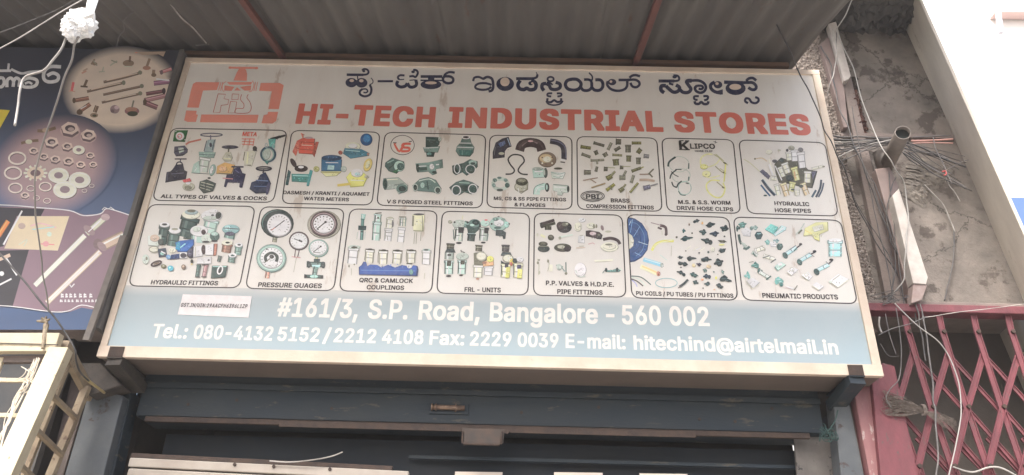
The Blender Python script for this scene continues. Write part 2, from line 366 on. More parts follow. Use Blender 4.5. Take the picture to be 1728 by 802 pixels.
# outlines of a plain grotesque face: advance and closed polylines per character
GLY = r'''#*u(d(B)4(B)8(D)C).)g).)^(S)^(F)`(C*7(C*9(H*C).*f).*j)1*o)I*n)Z*j)]*K)]*Q*+*w*-*z*0*~*G*~*W*{*Z*Y*Z*b+2*b+C*`+F*2+F*.+D)~*Z)Z*Z)d+5)d+C)b+F)/+F)-+?(~*Z([*Z(W*W(R*>(S*.(W*,(v*,(o)](I)[(G)X(C)A(C)2(F)/(h).(`(U(`(F )L)])R*,)v*,)o)]
&*y)E(?)r(@*,(F*9(M*E(B*}(B+%(F+$(U*b(y*m)4*p)A*s)Y*r)k*n)m*;)l*9)j*8)W*7)S*6)S)v)u*8*3*B*C*H*Z*H*l*D*}*>+-*8+5*)+A)o+H)K+I):+G)++A(x+9(m++(g*r(e*g(f*M(m*:(|*$(|)~(g)m(W)Z(Q)I(O)>(P)((R(v(](b(i(S(x(H)4(A )R(o)E(s)<(y)1).)1)6)6)A)E)Q)o(|)d(t )Q*H)H*U)E*a)H*j)Q*r)Y*t)b*o)g*i)g*d)b*W
,)P(V&a)$&a))&d)C(g)C(w)A(z(f({(b(y(Q&t(Q&e
-*|(})F*I)F*M)J*M)t*I)w(})w(x)t(x)J
.)P(q(@)5(A)@(I)E(R)F(W)E(q)?(z)6)$)/)&(j)%(`({(X(q(W(W(Z(M(d(D(k(A
/)p(J&w({&w)#&{)v+A)v+N)s+Q)B+R)=+M(E(.(E&{
0*|)V(?)r(?*.(B*E(N*Y(e*f(~*o)F*r)y*o*C*g*d*X+$*D+:*.+F)p+J)V+J)@+F)&+9(p+$(b*e(Y*=(V)g(Y)C(a)#(o(d)((N)?(B )d(q)](s)Q(z)E).)=)@)8)W)7*()=*H)E*])Q*k)]*r)f*t)l*r)x*j*)*Z*0*G*4*2*6)q*5)Z*0)A*()-)x({)l(s
1*|(j(B*e(B*j(F*j(o*h(q*0(r*0+C*-+F)I+F(j*u(j*E(m*B))*B)N*^)N(r(h(q(e(o(e(F
2*|(d(B*e(B*i(D*i(o*g(r)Z(s*L)j*`*2*f*K*f*Y*b*p*Y+&*L+5*<+@*(+G)p+J)U+J)C+G)/+@(y+5(k*~(b*j(`*T(`*F(b*C)>*C)@*F)@*U)D*a)S*p)_*t)r*o)x*k*$*b***X***S*%*C)s*-(`(m(_(F
3*|)P(?*$(A*>(H*T(Z*_(e*i(y*k)3*i)P*i)V*_)j*O)|*@***#*2*`*w*a+C*_+F(g+F(b+C(b*t(d*q)g*q)3*6)2)i)6)e)O)e)d)c)o)`)})W**)L*.)A*.)3*))(){(z)s(u)`(q)N(u)C({)9)-)7)9)4)=(Y)>(T):(T),(X(u(c(b(r(R),(F)@(A
4*|)v(B*N(C*P(F*P(x*q(x*v({*u)K*q)M*P)M*P*>*L*A)v*A)s*?)r)M)>)M*>+1*A+5*A+C*<+F)e+F)a+D(R)H(R({(U(y)r(x)r(F
5*|)R(?)q(?*)(A*>(K*L(U*^(k*g(~*j)9*j)P*i)]*f)g*])|*S*-*D*;*-*E)q*I)Z*I)F*E)J*q*Z*q*]*t*]+C*Z+F(t+F(o+C(b)~(b)i(f)g)&)d)<)d)P)o)e)r)q)m)~)b*()Z*-)M*-)>*()-)t(x)e(q)T(t)D)$);)<(b)=(^);(])*(`(u(i(c(m(^(y(R).(H)C(A
6*|)T(?*&(A*?(J*M(U*[(f*g(~*i)8*g)Z*])v*O*+*@*5*-*=)j*?*F+4*G+C*C+F)h+F)b+B))*H(i)u(b)_(_)M(a)((j(j(v(Z).(I)B(A )d(p)T(u)J)#)D),)>)?)@)K)E)X)R)f)`)l)h)l)s)h)})`*))T*.)A*)).)}(~)s(u
8*|)S(?*)(A*B(H*W(W*c(e*m(v*o)/*m)M*i)Z*`)j*S)v*M)y*Y***c*<*f*M*f*`*c*q*Z+(*L+7*=+A*%+H)T+J)E+H)1+A(x+4(m+&(e*o(c*b(c*K(e*>(n**(z)y(u)v(h)i(`)Z([)M(X)?(X)-([(v(e(d(v(R)+(H)?(A )^(q)Q(t)G({)?)():)1):)?)G)R)_)])i)])v)W*()N*1)@*2)2**)$)w(u)k(q )b*5)U*8)I*B)D*M)C*X)G*c)N*l)V*q)g*s)r*q)|*h*)*Z*)*R*$*D)z*>)q*7
9*|)*(B)c(C*C)=*b)x*g*/*i*N*g*e*`*v*P+0*J+5*?+>*)+G)q+J)V+J)C+G)/+?(z+4(s+,(j*{(b*g(_*R(a*.(i)p(x)_).)R)C)K)^)I)&(U)%(F )`)x)N*&)D*3)@*>)?*M)D*^)M*j)]*r)g*t)s*o)}*g***Y*.*F*(*2)~*,)s)})i)x
:)P(q(@)5(A)@(I)E(R)F(W)E(q)?(z)6)$)/)&(j)%(`({(X(q(W(W(Z(M(d(D(k(A (r)p)-)p)7)s)<)v)E*%)F*-)E*F)?*N)6*U).*W(j*U(`*P(X*F(W*-(Y*$(b)v(g)s
@,6*;&X*X&X+0&a+E&h+G&j+H&y+A(4+<(9+((9*_(.*M(,*4(.)x(4)d(>)P(L)F(Z)8(v)2)3)1)N)2)c)9)~)C*9)Q*K)b*X)m*_)w*d*3*j*X*j*o*d+(*X+<*E+C*:+K*)+R)n+S)[+P)7+M)(+H(|+A(v+<(z+9)*+9*F+7*H*`*H*M*M*2*N)y*K)g*B)]*9)M*$)E)i)C)X)D)0)J(w)U(e)e(T)t(L*2(H*E(H*Y(K*j(U*{(K+4(G+K(G+](J+k(P+y(_,$(l,.)4,/)j,-)|,%*=+u*W+g*j+L+%+4+3*o+<*V+>*5+>)x+<)T+2):+$(~*o(l*V(^*9(U)v(R)W(U({(^(](k(@)%(%)<&q)Z&c)v&[ *>(y*/(~*(),)~)7){)J*#)e*2)v*9)y*K)v*T)o*Y)h*^)T*Y)4*T)**K(}*B(y
A+.(K(B)((C)+(F)A)/*9)/*P(F*S(C+.(B+2(D+2(V*1+@*-+F)N+F)J+D(F(S(F(F )S)`)j*I*&)`
B*}(b(B)|(B*9(D*O(K*Z(R*a(V*o(g*v(x*x)/*v)O*o)a*g)l*Z)w*V)y*g*/*l*<*n*Z*l*m*j*r*c+$*V+4*E+>*-+E)v+F(b+F(^+D(](F )>(t)>)[)v)Z*))T*6)G*;)<*:)/*2)#*,({)}(v)v(u )>*1)>*q)f*q)u*o*(*g*/*]*2*Q*-*C)z*7)b*1
C+=)l(?*;(@*K(C*`(K*y(a+*(q+4))+7)9+7)H+5)K*Z)L*V)H*N)2*?(~**(t)w(r)m(t)Y(|)I)/)?)?)5)Z)4)s)6*1)=*G)A*M)I*Z)Z*h)n*q){*q*-*o*@*f*L*X*X*=+3*<+7*@+7*P+4*a++*r*y+)*l+4*N+C**+J)l+J)P+F)0+9(v+((c*g(`*`(V*C(R)|(R)h(W)C(b)$(t(e)4(M)P(C
D+9(b(B)l(B*2(F*S(R*o(i+#)$+/)F+2)g+2*#+/*C+$*d*o*~*T+7*4+C)n+F(b+F(^+D(](F )>(t)>*q)]*q)t*n*/*e*=*W*H*G*P*)*R)o*P)[*H)C*>)4*,(~)q(v
E*j(b(B*^(B*b(D*b(q*`(t)>(t)>)Z*S)Z*W)_*W*-*U*0)>*1)>*q*^*q*`*t*`+C*^+F(b+F(^+D(](F
F*f(b(B)9(B)>(F)>)W*N)W*R)Y*R***P*-)>*-)>*q*]*q*`*t*`+C*]+F(b+F(^+D(](F
G+B)l(?*,(?*F(B*`(K*t(Z+,(q+8)3+;)O+;)y+7)})t)|)r)y)r)P)t)M*W)L*W)H*R)9*H)+*9(z*+(t)z(r)m(t)Y(|)I)/)>)B)5)Z)4)s)6*1)=*G)A*M)I*Z)Z*h)n*q){*q*,*o*>*e*M*U*X*=+4*<+9*@+9*M+3*b+,*q*v+**m+4*_+=*L+D*9+H)j+J)O+F)0+9(t+$(c*g(V*C(R)|(R)h(V)F(c(~(t(e)0(P)O(C
H+@(b(B)9(B)>(F)>)]*N)]*O(D*R(B++(B+/(D+/+C+-+F*R+F*O+D*N*2)>*2)=+D)9+F(b+F(^+D(](F
I*.(S(B*)(B*,(D*,(r*)(t)[(t)[*q*)*q*,*s*-+C*++F(S+F(O+D(O*s(S*q(z*q(z(t(S(t(O(r(N(F
K+&(b(B)9(B)=(D)>)?)S)U*F(C+&(B+*(D+*(U*$*&+++4+,+C+*+F*C+F)>*:)=+D)9+F(b+F(^+D(](F
L*^(b(B*V(B*Z(F*Z(q*X(t)>(t)>+C)9+F(b+F(]+C(](F
M+y(b(B)8(B)<(F)<)v)s(H)v(C*M(B*P(D+,)u+-(F+1(B+g(C+i(F+h+D+e+F*~+F*z+D*5)H*-)a)K+C)G+F(`+F(]+C(](F
N+D(b(B)9(B)>(F)>*5*M(C+/(B+3(D+4+C+2+F*V+F*R+C*R)T)A+F(b+F(^+D(](F
O+I)k(?**(?*F(C*e(O*}(e+2(~+?)H+C)j+C){+>*E+4*c*{+&*e+9*F+F**+J)k+J)P+F)0+9(t+$(c*g(V*C(R)|(R)h(V)F(c(~(t(e)1(O)P(C )x(r)m(t)Y(|)H)/)>)B)6)W)4)s)6*0)>*F)I*Z)]*j)l*p)}*q*,*o*<*h*L*X*W*F*`*/*b)n*`)Y*W)A*K)/*<(|*)(t
P*w(b(B)9(B)=(D)>)E)t)E*2)H*I)P*Y)[*i)o*q*/*s*M*q*c*i*y*^+,*J+<*2+D)t+F(b+F(^+D(](F )>)v)>*q)p*o)}*j***e*2*Z*6*M*5*<*2*3*-**)})|)q)x)^)v
Q+I*W(*+2(*+6(-+5(<*v(`*}(e+2(~+>)D+C)j+C){+>*E+4*c*}+$*e+9*F+F**+J)k+J)P+F)0+9)#+/(t+$(b*e(V*C(R)|(R)h(W)C(b)$(n(n(t(e)1(O)P(C)k(?**(?*C(C*R(- )x(r)m(t)Y(|)H)/)>)B)6)W)4)s)6*0)>*F)I*Z)]*j)l*p)}*q*,*o*<*h*L*X*W*F*`*/*b)n*])R*W)A*P)7*B)I*>)L)e)L)b)J)a):)z(u){(s
R*z(b(B)9(B)=(D)>)K)c)K*;(F*>(C*x(B*{(D*|(T*I)T*I)V*[)b*h)q*q*+*t*?*q*b*k*v*`++*K+<*3+D)t+F(b+F(^+D(](F )>)})>*q)p*o)}*l*+*e*2*Z*7*J*6*A*2*6*,*-)}*%)o)~
S*x)X(>*-(@*F(H*W(S*f(c*p(x*s).*q)L*l)[*V)t*>*%)S*;)@*G);*N);*Z)>*b)G*j)Q*p)b*t)p*r*#*k*.*`*3*P*6*L*j*K*n*M*n*`*l*n*d+$*R+6*B+A*)+H)t+J)D+H),+A(u+6(e+%([*k(Y*](Y*H(]*4(m)z)&)k)z)P*0)D*6)<*6)1*1))*+(~)w(t)d(q)O(t)D(y)=)$)6)/)4)<)1)?(V)@(R)>(Q).(V(u(_(d(o(R)%(H)>(@
T*y)I(B)|(B*%(F*%*q*u*q*w*t*w+C*u+F(S+F(N+C(N*t(Q*q)D*q)D(F
U+A)j(>)~(>*>(A*[(K*q(]*~(m+,)$+.)*+1)B+1+C+/+F*R+F*N+C*N)L*M)A*F)1*>)$*2(x)z(r)j(s)Z(y)P)$)E)2)?)A)>)M)=+D)9+F(b+F(]+C(])@(`))(h(q(m(i({(X)3(K)N(A
V+.)N(B*-(B*0(D+2+4+2+C+0+F*T+F*P+C)l)A))+D)%+F(K+F(G+D(F+4)J(F
W,;)7(B)o(B)s(D*C*-*D*-*p(D*t(B+S(C+X(O,?+/,A+5,@+D,<+F+d+F+`+C+4)U*d+D*`+F*%+F)~+A)S)U)(+D)#+F(I+F(F+C(G+2)1(I)3(D
Y+*)O(B*&(B*+(D*+)S+.+2+0+5+0+C+-+F*K+F)s*N)j*<)++F(K+F(G+D(F+5(H+2)K)S)K(F
Z*t(W(B*j(B*n(D*o(q*l(t)G(t*l*w*l+C*j+F(W+F(S+D(R*t(U*q)z*q(U(m(S(j(S(F
a*[)7(>)L(>)h(C)n(F)t(B*I(B*M(F*M*0*F*@*9*P*0*W)t*a)H*c)$*](u*W(j*P([*@(R*1(R)~(U){(t)r)/)s);*&)K*0)U*2)`*/)k*$)n)t)k)q)*)g(h)](])T(P)>(M)1(M(y(P(j(W(Z(e(L(q(D)%(? )K(o)=(q)2(y)/)()2)/)A)8)S)<)o)@)n)2)j)()e(|)Z(t
c*_)P(>)d(>)|(A*=(M*P(a*Z(x*Z),*X)/*<)7*&)7)})4)x)$)o(w)b(q)U(p)F(w)=)$)6)2)0)O)5)l)<){)G**)O*/)[*2)o**)w)})})o*$)l*;)l*T)r*Y)u*Z***O*A*<*T)~*`)f*c)O*c)8*`({*U(i*E([*2(R)t(O)Z(Q)9(R)-(^(l(i([({(K)9(A
d*m)J(>)o(?)|(D*$(H*&(H*&(D*+(B*](B*a(F*a+C*_+F**+F*%+D*$*Y)m*b)I*c)4*`(y*U(j*H(Y*/(R)t(O)Z(O)F(R)-(Y(p(g(](y(K)4(A )U(p)F(w)<)%)5)3)0)R)5)o)=)})E*+)Q*1)^*2)l*+)v)y)|)o*%)P)|)3)u)$)k(v)_(q
e*c)R(>){(?*0(D*?(L*N(Y*V(e*](s*])$*X))*<)1*&)1)~).)v(y)h(q)X(o)I(u)=)#)6)/)2)=*])=*a)A*_)t*Y*,*O*>*E*J*7*U*&*^)d*c)N*c)6*`({*U(l*I(g*D(Z*/(R)s(O)Y(O)F(R)-(Z(q(i([({(K)&(H)9(A )4)k)5)s);)})F*,)T*2)^*2)k*,)s)~)|)n)|)k
g*n)I&Q)w&R*6&Y*E&b*M&j*T&q*]()*a(A*a*]*_*`*,*a*(*_*&*W)}*])m*b)I*c)4*`(v*R(h*F(Y*2(R)u(O)](O)H(S)-(Z(t(g(b(y(P)7(F)F(D)b(D)q(F)}(K*%(N)}(:)t(/)e(()W(&)I(*);(3)4(>)/(B(t(A(Y(2(X&|(k&f))&W)<&R )T(v)F(|);)-)5)7)0)S)5)o)?*#)E**)Q*1)_*2)l*+)u)}){)s*$)a*%)I)|)6)v)*)n(~)g(z)^(v
h*f(^(B)4(B)8(D)8)_):)o)?)z)G*()M*.)X*2)c*/)n*()w)v)z)d)z(D)~(B*T(B*X(F*X)w*W*,*Q*=*C*Q*8*Z*%*a)p*c)Y*c)G*`)8*Y)8+C)4+F(^+F(X+C(X(F
i)E(^(B)4(B)8(F)8*])4*a(^*a(X*](X(F (m*l)%*l)0*o)6*r)=*z)?+()>+=)4+I)%+N(m+N(^+H(U+?(S+9(U*{(_*q
l)Q)+(A)P(B)X(C)Z(F)Z(T)T(p)Q(r)=(r)8)))8+C)4+F(^+F(X+C(X(o([(^(e(N(r(E
m+p(^(B)4(B)8(D)8)e):)s)>)})E**)L*/)X*2)^*0)f**)l){)n)q)n(F)r(B*L(C*N(F*N)k*R)}*_*/*h*2*n*2*z*++%)z+))m+)(D+-(B+a(C+c(F+c){+a*4+Y*D+Q*P+B*]+0*b+$*d*h*d*L*^*9*P*4*U*$*`)m*d)T*d)?*`)8*Z)7*_)3*a([*`(X*](X(F
n*f(^(B)4(B)8(D)8)_):)o)?)z)G*()M*.)X*2)c*/)n*()w)v)z)d)z(D)~(B*T(B*X(D*X)u*V***N*A*E*N*7*Z*%*a)p*c)Y*c)G*`)9*Y)8*Y)7*_)3*a(^*a(Y*_(X(F
o*i)P(>)e(>)|(A*;(L*M(]*U(j*Z(r*c).*f)W*c)s*Z*/*M*C*G*J*8*V)}*`)f*c)O*c)8*`({*U(i*E([*2(R)t(O)Z(Q)9(R)-(^(l(i([({(K)9(A )Z(o)R(q)J(u)=)$)5)4)0)O)5)l)<){)G**)R*0)Y*2)b*0)o**)x){*$)l**)U*))D*$)5)x)$)o(w)b(q
r)u(^(B)4(B)8(D)8)c):)q)C*$)M*,)[*0)v*/)z*2)z*`)x*b)R*c)B*a)9*])3*a(^*a(Y*_(X(F
t)e);(@)Z(A)j(C)l(F)l(T)e(o)a(r)F(q)B(t)?(y)?)$)?*2)c*2)f*4)g*])c*a)?*a)?+0)<+3(d+4(`+0(`*a(F*a(A*](A*6(F*2(`*2(`(q(c(`(m(P)#(C
x*U(M(B),(C)P(})v(C*T(B*W(D*W(U)v)P)v)S*T*L*U*O*U*]*S*`)t*`)R*+)/*`(Q*a(M*_(M*O(N*L).)S(I(U(H(F'''
GLH = r'''-*|(w)>*R)>*W)A*X)F*W){*U)~*O*$(s*#(o)|(n)x(n)F(q)@
A+.(E(9),(9)2(<)5(?)K)%*/)%*F(?*K(:+4(9+<(=+=(A+<([*;+G*7+M*1+O)H+O)@+K(<(Z(<(>(?(< )d)i)c)k)j)~)k)~)r)i
C+=)f(7*A(7*T(<*g(C*v(M++(]+4(j+>(}+B)4+B)M+A)Q+<)T*Q)T*L)P*D)9*6)**#(})t(|)c)))S)7)H)I)@)`)@*))G*@)U*U)e*a)t*h)~*g*6*_*D*N*K*:*Q*4+9*4+A*7+B*<+B*T+>*h+5*y+++-*v+<*U+L*0+R)f+R)F+N)/+D)%+@(j+,(W*l(M*M(H*$(H)d(K)B(X(w(j(^)&(H)F(;
D+9([(9)r(9*;(>*^(K*y(b+-(v+9)A+=)b+=*(+9*H+/*k+&*w*v+-*_+>*=+K)t+O([+O(S+K(R+G(R(A(U(< )I(})H*h)l*f*$*]*1*R*>*@*F*$*F)l*E)a*>)K*4);*#),)j(~
E*j([(9*d(9*l(=*m(A*m(u*j({*d(})H(})H)R*Y)R*b)U*c)Z*c*2*`*7*Y*9)H*9)H*h*b*h*h*j*k*p*k+G*h+M*b+O([+O(S+K(R+G(R(A(U(<
H+@([(9)?(9)G(=)H(A)H)S*C)S*C(A*E(=*M(9+1(9+9(=+:(A+:+G+7+M+1+O*M+O*E+K*C+G*C*;)H*;)H+G)G+K)?+O([+O(S+K(R+G(R(A(U(<
I*.(M(9*.(9*6(=*8(A*8(u*6(y*.(})f(})f*h*.*h*6*l*8*p*8+G*5+M*.+O(M+O(E+K(D+G(D*p(E*l(M*h(p*h(p(}(M(}(E(y(D(u(D(A(G(<
L*^([(9*](9*c(<*f(A*f(u*e(y*`(|)H(})H+G)G+K)C+N([+O(U+M(R+G(R(A(U(<
N+D([(9)?(9)G(=)H(A)H)g*C(<*J(9+5(9+=(=+>(A+>+G+<+M+5+O*P+O*H+K*G+G*G)})K+M)E+O([+O(S+K(R+G(R(A(U(<
O+I)e(7*0(7*K(:*o(H+,(]+6(l+>({+I)@+M)e+M*#+I*I+>*j+*+.*o+A*O+N*0+R)e+R)F+N)%+@(j+,(X*n(K*G(H*$(H)d(K)B(X(w(j(^)&(H)F(; )y({)c)))R)7)F)M)@)`)?)j)@*))H*?)R*P)b*`)u*h)|*h*2*`*B*Q*M*>*T***U)y*T)_*K)D*A)6*4)*
R*z([(9)?(9)G(=)H(A)H)C)Y)C*1(>*4(<*:(9*~(9+*(=+,(A++([*Y)Q*Y)R*f)Z*r)j*{*#*~*;*~*U*{*j*r+(*c+9*U+C*<+L)y+O([+O(S+K(R+G(R(A(U(< )I**)H*h)j*g)t*d)|*]*(*S*+*K*(*=)~*5)u*/)j*+
S*x)R(5)s(5*3(7*L(>*b(L*p([*z(q*{(w*})**|)P*u)e*f)v*_)|*E*/)Z*C)J*N)F*U)H*Z)Q*c)Y*g)d*j)i*j)w*b*#*X*)*G*.*C*p*C*x*F*y*K*x*j*u*x*n+-*]+=*L+H*/+Q)O+R);+P)#+I(k+=(Z+-(P*o(N*a(N*D(Q*4(S*,(a)u({)b)q)H*%)=**)8*&)0)x)&)n(|)e(z)V(|)N)$)D)1)@)7)>)C)8)H(P)H(H)E(G)A(G)*(K(p(T(](b(M(u(A).(:)8(7
T*y)C(9*&(9*/(=*0(A*0*h*x*h+#*j+%*p+%+G+#+M*x+O(M+O(E+K(D+G(D*p(G*j(M*h):*h):(A)=(<
U+A)e(5*)(5*C(8*`(A*v(P+/(i+8(~+<)>+<+G+:+K+6+N*M+O*E+K*C+G*C)P*B)F*<)8*6)/**)$)x({)q({)g)#)Z),)O)9)J)F)H)R)H+G)G+K)?+O([+O(U+M(R+J(R)<(U(}(^(j(c(b(q(Q))(C)E(9'''
_A = ''.join(chr(i) for i in range(35, 127) if chr(i) not in "\\'\"")
def glyphs(src):
    G = {}; d = lambda q: _A.index(q[0]) * 90 + _A.index(q[1]) - 400
    for ln in src.split('\n'):
        G[ln[0]] = (d(ln[1:3]), [[(d(w[i:i + 2]) / 500, d(w[i + 2:i + 4]) / 500) for i in range(0, len(w), 4)] for w in ln[3:].split(' ')])
    return G
FACES = {'bold': (glyphs(GLY), -0.0200, 0.5286), 'heavy': (glyphs(GLH), -0.0371, 0.5457)}
def text_mesh(body, face, shear, spacing):
    """filled outlines, one list of faces per character"""
    G = FACES[face][0]; x = 0; vs, fs = [], []
    for ch in body:
        if ch == ' ': x += .19 * spacing; continue
        adv, cs = G[ch]
        loops = [[Vector((px, py, 0)) for px, py in c] for c in cs]
        ar = [sum(c[i - 1].x * c[i].y - c[i].x * c[i - 1].y for i in range(len(c))) for c in loops]
        sg_ = 1 if ar[max(range(len(ar)), key=lambda i: abs(ar[i]))] > 0 else -1
        outer = [i for i in range(len(loops)) if ar[i] * sg_ > 0]
        for o_ in outer:
            X = [p.x for p in loops[o_]]; Y = [p.y for p in loops[o_]]
            grp = [loops[o_]] + [loops[i] for i in range(len(loops)) if ar[i] * sg_ < 0 and min(X) < loops[i][0].x < max(X) and min(Y) < loops[i][0].y < max(Y)]
            n = len(vs); vs += [Vector((p.x + x + p.y * shear, p.y, 0)) for c in grp for p in c]
            fs += [tuple(n + i for i in t) for t in tessellate_polygon(grp)]
        x += adv / 500 + (spacing - 1) * .3 + (.016 if face == 'bold' else .05)
    return vs, fs
def text_on(m, body, x0, y0, x1, y1, hpx, y, shear=0, spacing=1.0, face='bold'):
    """letters between two baseline points (picture of the sign) with cap height hpx"""
    vs, fs = text_mesh(body, face, shear, spacing); lo, hi = FACES[face][1:]
    a, b = at(x0, y0, y), at(x1, y1, y)
    top = at(x0, y0 - hpx, y); h = top.z - a.z
    mn, mxx = min(v.x for v in vs), max(v.x for v in vs)
    n = len(m.v)
    for v in vs:
        u = (v.x - mn) / (mxx - mn); p = a + (b - a) * u
        m.v.append((p.x, y, p.z + (v.y - lo) / (hi - lo) * h))
    for f in fs:
        p = [Vector(m.v[n + i]) for i in f]
        if (p[1] - p[0]).cross(p[2] - p[0]).y > 0: f = f[::-1]
        m.f.append(tuple(n + i for i in f))

# ================================================================== THE SETTING
g = MB(); g.grid(lambda u, v: (-60 + 120 * u, -60 + 120 * v, 0), 4, 4)
obj('ground', g, m_ground, kind='structure')
g = MB(); g.box((-14, -1.6, .0), (14, .25, .14)); obj('pavement', g, m_pave, kind='structure', bevel=.01)

# awning of corrugated sheets
YB, YF = .28, -1.35
def awn_z(y): return AW_Z + AW_S * y
aw = thing('awning', (0, 0, awn_z(0)), 'long dark corrugated metal awning sloping down above the shop sign', 'awning')
PITCH = .118
def sheet(x0, x1, dz, seed):
    m = MB(); r = random.Random(seed); n = int((x1 - x0) / PITCH * 10); rows = 14
    dents = [(r.uniform(x0, x1), r.uniform(YF, YB), r.uniform(.004, .012), r.uniform(.08, .3)) for _ in range(16)]
    def P(u, v):
        x = x0 + (x1 - x0) * u; y = YF + (YB - YF) * v
        z = awn_z(y) + dz + .014 * math.cos(2 * math.pi * x / PITCH)
        for dx, dy, a, w in dents: z += a * math.exp(-((x - dx) ** 2 + (y - dy) ** 2) / (w * w))
        return (x, y, z)
    m.grid(P, n, rows)
    o = obj('roof_sheet', m, m_tin, aw, smooth=True)
    s = o.modifiers.new('thick', 'SOLIDIFY'); s.thickness = .0015; s.offset = 1
xs = [-3.95, -3.05, -2.15, -1.27, -.36, .55, 1.30, 1.775]
for i in range(len(xs) - 1): sheet(xs[i], xs[i + 1] + (.05 if i < len(xs) - 2 else 0), .028 + (i % 2) * .004, i)
for xr in (-3.4, -1.30, .795):
    m = MB(); z0 = -.012
    m.bar((xr, YF, awn_z(YF) + z0), (xr, YB - .04, awn_z(YB - .04) + z0), .034, .03, up=(0, 0, 1)); obj('rafter', m, m_rafter, aw, bevel=.002)
m = MB(); m.bar((-3.95, .065, awn_z(.065) - .006), (1.70, .065, awn_z(.065) - .006), .045, .028, up=(0, 0, 1)); obj('purlin', m, m_timber, aw)
m = MB(); m.bar((-3.95, -1.2, awn_z(-1.2) - .03), (1.775, -1.2, awn_z(-1.2) - .03), .04, .03, up=(0, 0, 1)); obj('purlin', m, m_rafter, aw)

# walls
W = MB(); W.box((-4.2, .30, 3.30), (1.83, .5, 6.6)); o = obj('wall_front', W, m_wall, kind='structure')
W = MB(); W.prism([(2.02, .302, 3.46), (2.91, .302, 3.46), (2.80, .302, 4.0), (2.70, .302, 5.0), (2.56, .302, 6.6), (2.02, .302, 6.6)], (0, .10, 0)); obj('wall_right', W, m_wall, kind='structure')
pd = MB(); rr = random.Random(3)
NX, NZ = 64, 520
hgt = np.random.RandomState(4).rand(NZ + 1, NX + 1)
for _ in range(1): hgt = (hgt + np.roll(hgt, 1, 0) + np.roll(hgt, 1, 1)) / 3
hgt = (hgt - hgt.min()) / (hgt.max() - hgt.min())
def Ppd(u, v):
    i, j = int(round(u * NX)), int(round(v * NZ)); x = 1.70 + .335 * u
    return (x + rr.uniform(-.001, .001), .285 - .022 * float(hgt[j, i]) ** 1.5, 3.42 + 2.6 * v)
pd.grid(Ppd, NX, NZ)
obj('pebble_dash_wall', pd, m_peb, kind='structure')
# neighbouring slanted fin wall
A0, A1 = Vector((2.52, .31, 6.6)), Vector((3.05, .31, 2.3))
B0, B1 = Vector((2.437, .0, 6.6)), Vector((2.86, .0, 2.3))
F = MB(); th = Vector((.16, 0, 0)); tf = Vector((.02, 0, 0))
A0b, A1b = A0 + Vector((0, .4, 0)), A1 + Vector((0, .4, 0))
F.hexa([B1, B1 + tf, A1b + th, A1b, B0, B0 + tf, A0b + th, A0b])
tag(obj('fin_wall', F, m_fin, bevel=.006), 'pale cream plastered fin wall standing out at the right of the grey wall', 'wall')

S_ = MB(); S_.box((1.84, -.75, 5.44), (2.60, .302, 5.62))
tag(obj('balcony_slab', S_, mat('dark_concrete', (.11, .105, .10), .95, c2=(.06, .056, .053), scale=4, bump=.8), bevel=.01), 'dark concrete slab overhead between awning and pale fin wall', 'balcony')  # dark grey concrete colour, shared with the broken edge below
S_ = MB(); hr = np.random.RandomState(8).rand(40, 12)
def Psl(u, v):
    h_ = float(hr[int(u * 39), int(v * 11)]) * .05
    return (1.84 + .76 * u, .302 - .26 * v, 5.36 + h_ + .09 * v * v)
S_.grid(Psl, 39, 11); tag(obj('broken_concrete', S_, MATS['dark_concrete']), 'rough dark concrete edge where slab and grey wall meet', 'concrete edge')
S_ = MB(); S_.box((2.03, .272, at(1500, 231, .27).z), (2.70, .302, at(1500, 225, .27).z)); tag(obj('wall_ledge', S_, m_post, bevel=.004), 'thin dirty ledge across the grey wall level with the pipe', 'ledge')
def rubble(name, px, dep, mt, lab, cat, seed):
    q = [at(x, y, .29) for x, y in px]; r = np.random.RandomState(seed).rand(31, 11); M_ = MB()
    def Pq(u, v):
        p = (q[0] * (1 - u) + q[1] * u) * (1 - v) + (q[3] * (1 - u) + q[2] * u) * v
        e = min(u, 1 - u) * 4; e = min(1, e) * min(1, min(v, 1 - v) * 8); p.y -= dep * (.25 + float(r[int(v * 30), int(u * 10)])) * e - .01 * (1 - e)
        p.x += .012 * (float(r[int(v * 30), 3]) - .5) * (1 if u > .5 else -1) * 2; return p
    M_.grid(Pq, 10, 30); tag(obj(name, M_, mt), lab, cat)
rubble('broken_plaster', [(1428, 150), (1446, 148), (1466, 226), (1448, 228)], .03, mat('brick_rubble', (.16, .085, .07), .95, c2=(.09, .06, .05), scale=22, c3=(.28, .24, .20), s3=26, thr=.58, bump=.8), 'rough streak of broken reddish plaster below the upper casing', 'rubble', 3)
rubble('hole_patch', [(1424, 134), (1446, 126), (1452, 152), (1430, 158)], .012, mat('hole_shade', (.05, .042, .038), .95, c2=(.10, .085, .07), scale=30, bump=.8), 'crumbled patch shaded dark as a hole right under the upper casing', 'hole', 5)  # no real recess: the shade of the hole is put into the colour
rubble('loose_render', [(1535, 258), (1610, 284), (1560, 350), (1525, 330)], .016, mat('loose_render_mat', (.26, .235, .205), .95, c2=(.16, .145, .13), scale=14, c3=(.33, .31, .24), s3=18, thr=.6, bump=1.0), 'crumbly pale patch of render below the cables by the pipe', 'rubble', 9)
